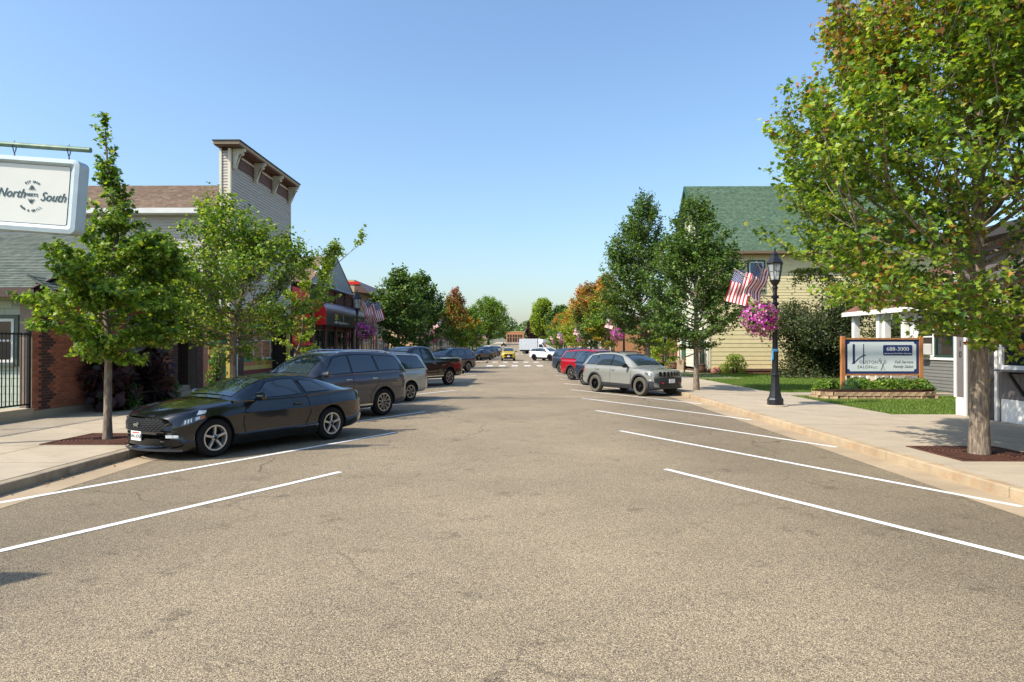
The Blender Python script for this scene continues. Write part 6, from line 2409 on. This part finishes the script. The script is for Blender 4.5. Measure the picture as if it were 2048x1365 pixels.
def suv(P, L=5.0, W=1.0, H=1.78, wb=2.86, Rw=.385, xf=2.33, hood=1.10, nose=.98, beltz=1.16, tail=.30, rake=.85, rim='ten', rim_m=None, rails=True, clad=False, third=True, rail_m=None, plate='', ws_base=1.12, tailz=1.0, tyre_m=None,
        dlamp=None, gr=None, slots=None, van=False, chrome_rock=None, lights=None):
    xr = xf - L
    f = H / 1.78
    wst = ws_base - rake
    deck = [(xf, nose - .12), (xf - .12, nose), (xf - .5, hood - .05), (ws_base + .1, hood + .02), (ws_base - .3, beltz), (-1.2, beltz + .03), (xr + .25, beltz + .05), (xr + .04, beltz - .02), (xr, beltz - .2)]
    cab = [(ws_base + .12, beltz - .03, W * .80), (ws_base - rake * .45, beltz + (H - beltz) * .52, W * .74), (wst, H - .09, W * .67), (wst - .45, H - .02, W * .655), (-1.0, H - .02, W * .65), (xr + tail + .35, H - .06, W * .64), (xr + tail, H - .13, W * .64), (xr + tail * .55, beltz + (H - beltz) * .45, W * .70), (xr + .10, beltz + .02, W * .78)]
    x3 = xr + tail
    gl = []
    a0, a1 = ws_base - .32, ws_base - .32 - 1.02
    gl.append((a0, a1, wst + .02, a1 + .02, .10, .86))
    b1 = a1 - .06 - (.92 if not van else 1.05)
    gl.append((a1 - .07, b1, a1 - .05, b1 + .06, .10, .86))
    gl.append((b1 - .10, x3 - .02, b1 - .02, x3 + .22, .12, .82))
    sp = dict(wb=wb, R=Rw, W=W, xf=xf, xr=xr, paint=P, rim=rim, rim_m=rim_m or M_RIM, arch=.06, bowf=.30, bowr=.16, leanf=.10, leanr=.10, znose=.70, deck=deck,
              bottom=[(xf, .32), (xf - .3, .25), (0, .26), (xr + .5, .30), (xr, .42)],
              width=[(xf, W * .82), (xf - .15, W * .91), (xf - .5, W * .975), (wb / 2, W), (0, W * .975), (-wb / 2, W), (xr + .4, W * .965), (xr + .1, W * .90), (xr, W * .84)],
              belt=[(xf, beltz - .04), (0, beltz), (-1.5, beltz + .03), (xr, beltz + .05)], cab=cab,
              ws=((ws_base + .06, beltz, W * .8), (wst + .03, H - .1, W * .67)), rw=((xr + .12, beltz + .04, W * .78), (x3 - .02, H - .15, W * .64)),
              side_glass=gl, crown=.045,
              door_lines=[[(ws_base - .12, beltz - .05), (ws_base - .10, .7), (ws_base - .22, .34)], [(a1 - .03, beltz - .04), (a1 - .03, .34)], [(b1 - .02, beltz - .02), (b1 + .02, .95), (-wb / 2 + Rw + .16, .62), (-wb / 2 + Rw + .12, .34)], [(ws_base - .22, .33), (-wb / 2 + Rw + .12, .33)]],
              handles=[(a1 + .14, beltz - .13), (b1 + .16, beltz - .12)], mirror=(ws_base - .33, beltz + .0),
              lamps=[('headlight', [(xf - .06, nose - .26), (xf - .52, nose - .16), (xf - .58, nose - .04), (xf - .10, nose - .12)], M_LENS),
                     ('tail_light', [(xr + .03, beltz - .30), (xr + .22, beltz - .24), (xr + .26, beltz + .0), (xr + .06, beltz - .01)], M_TAIL)],
              faces=[('grille', -W * .55, W * .55, nose - .36, nose - .12, M_BLK, .012, True, None), ('lower_grille', -W * .6, W * .6, .36, .52, M_BLK, .012, True, None),
                     ('bumper', -W * .84, W * .84, .30, .36, M_CLAD, .03, True, None), ('rear_bumper', -W * .8, W * .8, .44, .62, M_CLAD if clad else P, .05, False, None)],
              plate=(.60, plate) if plate is not None else None, hood_line=((xf - .12, .80), (ws_base + .08, .80)))
    if gr:
        sp['faces'] = [q for q in sp['faces'] if q[0] != 'grille'] + [('grille', -W * .55, W * .55, nose - .36, nose - .12, gr, .012, True, None)]
    if slots:
        sp['faces'] = [q for q in sp['faces'] if q[0] != 'grille']
        sp['slots'] = slots
    if lights:
        sp['lamps'][0:1] = [('headlight', [(xf - .06, nose - .22), (xf - .50, nose - .13), (xf - .56, nose - .04), (xf - .10, nose - .11)], mat('headlight_dark', (70, 74, 78), .06, coat=1.0)),
                            ('lamp_bowl', [(xf - .10, nose - .20), (xf - .26, nose - .165), (xf - .28, nose - .10), (xf - .13, nose - .125)], M_LENS), ('side_marker', [(xf - .46, nose - .13), (xf - .51, nose - .12), (xf - .54, nose - .05), (xf - .50, nose - .055)], M_AMBER),
                            ('fog_lamp', [(xf - .10, .60), (xf - .20, .61), (xf - .20, .66), (xf - .10, .65)], M_LENS)]
        sp['faces'] += [('tow_hook', .40, .50, .50, .545, M_REDB, .045, True, None), ('tow_hook', -.50, -.40, .50, .545, M_REDB, .045, True, None), ('bumper_cover', -W * .80, W * .80, .53, .70, M_CLAD, .016, True, None)]
        sp['clad_nose'] = .58
    if rails:
        sp['rails'] = (wst - .25, x3 + .25)
        sp['rail_m'] = rail_m or M_BLK
    if clad:
        sp['clad_to'] = .44
        sp.setdefault('clad_nose', .62)
        sp['arch_trim'] = True
        sp['mirror_m'] = M_BLK
    if chrome_rock:
        sp['rocker'] = chrome_rock
        sp['handle_m'] = M_CHROME
    if tyre_m:
        sp['tyre_m'] = tyre_m
    return sp


def sedan(P):
    s = suv(P, L=4.9, W=.92, H=1.46, wb=2.82, Rw=.335, xf=2.36, hood=.92, nose=.80, beltz=.98, tail=1.45, rake=1.15, rails=False, third=False, ws_base=1.05)
    xr = s['xr']
    s['deck'] = [(2.36, .70), (2.24, .78), (1.8, .90), (1.1, .97), (.6, .98), (-1.2, 1.0), (xr + .9, 1.04), (xr + .15, 1.02), (xr, .86)]
    s['cab'] = [(1.2, .96, .74), (.7, 1.22, .66), (.15, 1.39, .60), (-.4, 1.43, .59), (-.9, 1.40, .59), (-1.35, 1.25, .62), (-1.85, 1.04, .68)]
    s['ws'] = ((1.12, 1.0, .74), (.22, 1.37, .6))
    s['rw'] = ((-1.75, 1.08, .68), (-.98, 1.37, .59))
    s['side_glass'] = [(.72, -.28, .12, -.26, .1, .86), (-.36, -1.25, -.32, -.95, .1, .84)]
    s['lamps'] = [('headlight', [(2.28, .60), (1.86, .70), (1.82, .79), (2.26, .71)], M_LENS), ('tail_light', [(xr + .02, .74), (xr + .3, .78), (xr + .32, .92), (xr + .04, .92)], M_TAIL)]
    s['bottom'] = [(2.36, .24), (2.0, .18), (0, .19), (-2.0, .22), (xr, .36)]
    s['door_lines'] = [[(.95, .92), (.9, .26)], [(-.32, .95), (-.32, .26)]]
    s['handles'] = [(-.15, .86), (-1.15, .88)]
    s['mirror'] = (.72, 1.0)
    return s


def pickup(P, cab_m=None):
    s = suv(P, L=5.9, W=1.01, H=1.94, wb=3.70, Rw=.415, xf=2.80, hood=1.24, nose=1.14, beltz=1.30, tail=.3, rake=.8, rails=False, ws_base=1.42, rim='split', chrome_rock=M_CHROME)
    xr = s['xr']
    s['deck'] = [(2.80, 1.02), (2.68, 1.12), (2.3, 1.20), (1.5, 1.28), (1.1, 1.30), (-.6, 1.32), (-.95, 1.34), (xr + .3, 1.36), (xr + .03, 1.35), (xr, 1.30)]
    s['bottom'] = [(2.80, .42), (2.4, .36), (0, .40), (-2.5, .46), (xr, .52)]
    s['cab'] = [(1.54, 1.27, .82), (1.15, 1.60, .76), (.75, 1.84, .70), (.35, 1.92, .68), (-.35, 1.92, .68), (-.62, 1.86, .68), (-.80, 1.55, .74), (-.86, 1.30, .80)]
    s['ws'] = ((1.48, 1.32, .82), (.80, 1.83, .7))
    s['rw'] = ((-.84, 1.36, .8), (-.66, 1.82, .68))
    s['side_glass'] = [(1.08, .20, .66, .22, .10, .84), (.10, -.68, .12, -.58, .10, .84)]
    s['door_lines'] = [[(1.22, 1.26), (1.22, .5)], [(.15, 1.28), (.15, .5)], [(-.82, 1.3), (-.82, .5)], [(-.92, 1.3), (-.92, .5)]]
    s['handles'] = [(.32, 1.12), (-.62, 1.13)]
    s['handle_m'] = M_CHROME
    s['mirror'] = (1.08, 1.34)
    s['mirror_m'] = M_CHROME
    s['lamps'] = [('headlight', [(2.74, .92), (2.4, .95), (2.38, 1.10), (2.70, 1.06)], M_LENS), ('tail_light', [(xr + .02, .92), (xr + .2, .92), (xr + .2, 1.28), (xr + .02, 1.28)], M_TAIL)]
    s['faces'] = [('grille', -.62, .62, .78, 1.06, M_CHROME, .012, True, None), ('bumper', -.9, .9, .48, .68, M_CHROME, .05, True, None), ('rear_bumper', -.85, .85, .52, .72, M_CHROME, .10, False, None)]
    s['bowr'] = .04
    s['flank'] = ((0, .95), (.06, .98), (.22, 1.0), (.45, .99), (.68, 1.0), (.80, .995), (.93, .975), (1.0, .94))
    s['arch'] = .085
    return s


LH = (-.535, -.845)
RH = (.555, -.832)
make_car('parked_car', 'black two-door muscle coupe nosed up to the left-hand kerb', 'car', mustang(paint('black', (17, 19, 23), .25, .22)), (-3.95, 14.44), LH, 1)
make_car('parked_car', 'dark bronze-grey SUV with chrome ten-spoke wheels beside the black coupe', 'car', suv(paint('bronze_grey', (64, 66, 72), .5), L=4.92, H=1.83, beltz=1.2, rim='twin', rail_m=M_CHROME, chrome_rock=M_CHROME, plate=None), (-3.82, 19.36), LH, 1)
make_car('parked_car', 'silver minivan parked between the grey SUV and the black pickup', 'car', suv(paint('silver', (176, 176, 166), .5, .35), L=5.1, H=1.76, wb=3.03, Rw=.345, xf=2.42, ws_base=1.45, rake=1.1, beltz=1.08, hood=1.05, nose=.9, tail=.34, van=True, rim='split', plate=None), (-3.86, 24.4), LH, 1)
make_car('parked_pickup', 'black crew-cab pickup truck with chrome mirrors', 'pickup truck', pickup(paint('deep_brown_black', (26, 18, 16), .3, .2)), (-3.45, 34.1), LH, 1)
make_car('parked_car', 'dark blue SUV parked past the black pickup', 'car', suv(paint('midnight_blue', (34, 44, 62), .4), plate=None), (-3.83, 51.7), LH, 1)
make_car('parked_car', 'black sedan parked beyond the crossing, left-hand side', 'car', sedan(paint('sedan_black', (26, 27, 30), .3)), (-3.86, 93.5), LH, 1)
make_car('parked_car', 'dark brown SUV parked behind the black sedan', 'car', suv(paint('brown', (60, 46, 40), .4), plate=None), (-3.9, 103.5), LH, 1)
make_car('parked_car', 'navy SUV parked behind the dark brown SUV', 'car', suv(paint('navy_far', (38, 48, 66), .4), plate=None), (-3.9, 113.5), LH, 1)
make_car('parked_pickup', 'white pickup truck at the far end of the left-hand row', 'pickup truck', pickup(paint('white_truck', (216, 218, 218), .0)), (-3.8, 127), LH, 1)
make_car('parked_car', 'grey SUV last in the left-hand row of parked cars', 'car', suv(paint('grey_far', (90, 94, 98), .4), plate=None), (-3.9, 138), LH, 1)

make_car('parked_car', 'matte grey crossover with black cladding and seven-slot grille', 'car', suv(paint('matte_grey', (132, 134, 126), .1, .45, (110, 100, 84)), L=4.63, W=.935, H=1.70, wb=2.72, Rw=.375, xf=2.22, hood=1.06, nose=1.0, beltz=1.12, tail=.42, rake=.9, rim='off', rim_m=M_RIM_B, clad=True, ws_base=1.0,
         slots=(7, -.60, .60, .78, .96), plate='', tyre_m=M_TYRE_D, lights=1), (3.23, 29.26), RH, -1)
make_car('parked_car', 'dark blue small crossover half hidden behind the matte grey one', 'car', suv(paint('steel_blue', (56, 70, 88), .5), L=4.45, W=.92, H=1.64, wb=2.66, Rw=.36, xf=2.12, hood=1.02, nose=.94, beltz=1.08, ws_base=.98, clad=True, rim='split', plate=None), (3.22, 34.1), RH, -1)
make_car('parked_car', 'bright red SUV in the right-hand row', 'car', suv(paint('red', (176, 24, 34), .3), H=1.76, clad=True, rim='split', plate=None), (2.96, 39.3), RH, -1)
make_car('parked_car', 'slate blue SUV parked beyond the red one', 'car', suv(paint('slate', (62, 74, 90), .45), clad=True, rim='ten', plate=None), (2.95, 49.6), RH, -1)
make_car('parked_car', 'white crossover with black wheels past the crossing', 'car', suv(paint('white', (226, 228, 228), .0), L=4.9, H=1.70, clad=True, rim='off', rim_m=M_RIM_B, plate=None), (1.95, 89.2), (.68, -.73), -1)
make_car('yellow_car', 'bright yellow pickup-fronted car driving up the middle of the street', 'car', suv(paint('yellow', (206, 172, 26), .2), L=4.6, W=.92, H=1.72, wb=2.7, Rw=.37, clad=True, plate='', rim='ten', gr=M_BLK), (-2.35, 90.5), (.03, -1), -1)

# ---------------------------------------------------------------- box truck crossing far down the street
bt = thing('box_truck', 'white-cabbed box truck with grey cargo box turning at the second crossing', 'truck', (3.6, 158, 0), math.atan2(-.35, .94))
M_BOXG = mat('cargo_box_grey', (176, 182, 186), .5, var=.04)
M_CABW = mat('cab_white', (228, 230, 230), .35, coat=.5)
MB().box(-3.4, -1.2, .95, 1.1, 1.2, 3.5).build('cargo_box', M_BOXG, bt, bevel=.03)
for i in range(8):
    MB().box(-3.3 + .55 * i, -1.215, 1.0, -3.26 + .55 * i, -1.2, 3.45).build('panel_rib', M_BOXG, bt)
MB().prism([(1.2, .55), (3.35, .55), (3.35, 1.25), (2.75, 1.45), (2.2, 2.35), (1.2, 2.4)], 'y', -1.05, 1.05).build('cab', M_CABW, bt, bevel=.05)
MB().prism([(1.15, 2.42), (2.1, 2.42), (2.5, 2.75), (2.3, 3.2), (1.6, 3.45), (1.15, 3.45)], 'y', -1.0, 1.0).build('air_deflector', M_CABW, bt, bevel=.12)
for s in (-1, 1):
    MB().prism([(1.4, 1.5), (2.55, 1.5), (2.15, 2.25), (1.4, 2.25)], 'y', s * 1.052, s * 1.06).build('side_window', M_CGLASS, bt)
MB().add([(2.74, -.95, 1.5), (2.74, .95, 1.5), (2.24, .9, 2.3), (2.24, -.9, 2.3)], [(0, 1, 2, 3)]).build('windscreen', M_CGLASS, bt, loc=(.03, 0, .02))
MB().box(-3.3, -.9, .62, 3.3, .9, .95).box(3.35, -1.05, .45, 3.45, 1.05, .75).build('chassis', M_CLAD, bt)
tm, rm = wheel_meshes(.42, 'ten', M_RIM, M_TYRE, .26)
for ax in (2.35, -2.2):
    for s in (-1, 1):
        w = inst('wheel', rm, bt, (ax, s * .95, .42), (0, 0, 0 if s > 0 else math.pi))
        inst('tyre', tm, w)

# ---------------------------------------------------------------- motorcycle and rider on the far slope
mc = thing('motorcycle', 'dark touring motorcycle crossing the far slope', 'motorcycle', (-6.0, 268, gz(268) + .02), R(8))
for ax in (-.75, .75):
    w = MB().lathe([(.22, -.05), (.33, -.06), (.33, .06), (.22, .05)], 20, (0, 0, 0), 'y').build('wheel', M_TYRE, mc, loc=(ax, 0, .33))
    MB().lathe([(.20, -.03), (.20, .03)], 12, (0, 0, 0), 'y').build('rim', M_RIM, w)
MB().prism([(-.95, .45), (-.5, .35), (.35, .35), (.5, .7), (.3, .98), (-.1, .95), (-.3, .75), (-.9, .8)], 'y', -.16, .16).build('frame', M_BLK, mc, bevel=.04)
MB().beam((.75, 0, .33), (.42, 0, 1.05), .10, .07).beam((.4, -.36, 1.08), (.4, .36, 1.08), .04, .04).build('fork', M_CHROME, mc)
rd = MB()
rd.tube([(-.2, 0, .80), (-.16, 0, 1.0), (-.08, 0, 1.3), (-.02, 0, 1.45)], [.17, .19, .21, .12], 10)
for s in (-1, 1):
    rd.tube([(-.05, s * .2, 1.40), (.12, s * .34, 1.18), (.38, s * .33, 1.10)], [.075, .055, .04], 8)
    rd.tube([(-.18, s * .1, .85), (.22, s * .24, .75), (.08, s * .22, .38), (.2, s * .22, .33)], [.11, .085, .06, .05], 8)
rd.lathe([(.05, 1.45), (.07, 1.52), (.12, 1.60), (.135, 1.68), (.11, 1.77), (.04, 1.82)], 12, (0, 0, 0))
tag(rd.build('person', mat('rider_dark', (36, 38, 46), .8, var=.15), None, True, loc=(-6.0, 268, gz(268) + .03), rotz=R(8)), 'rider in dark clothes and helmet seated on the far motorcycle', 'person')
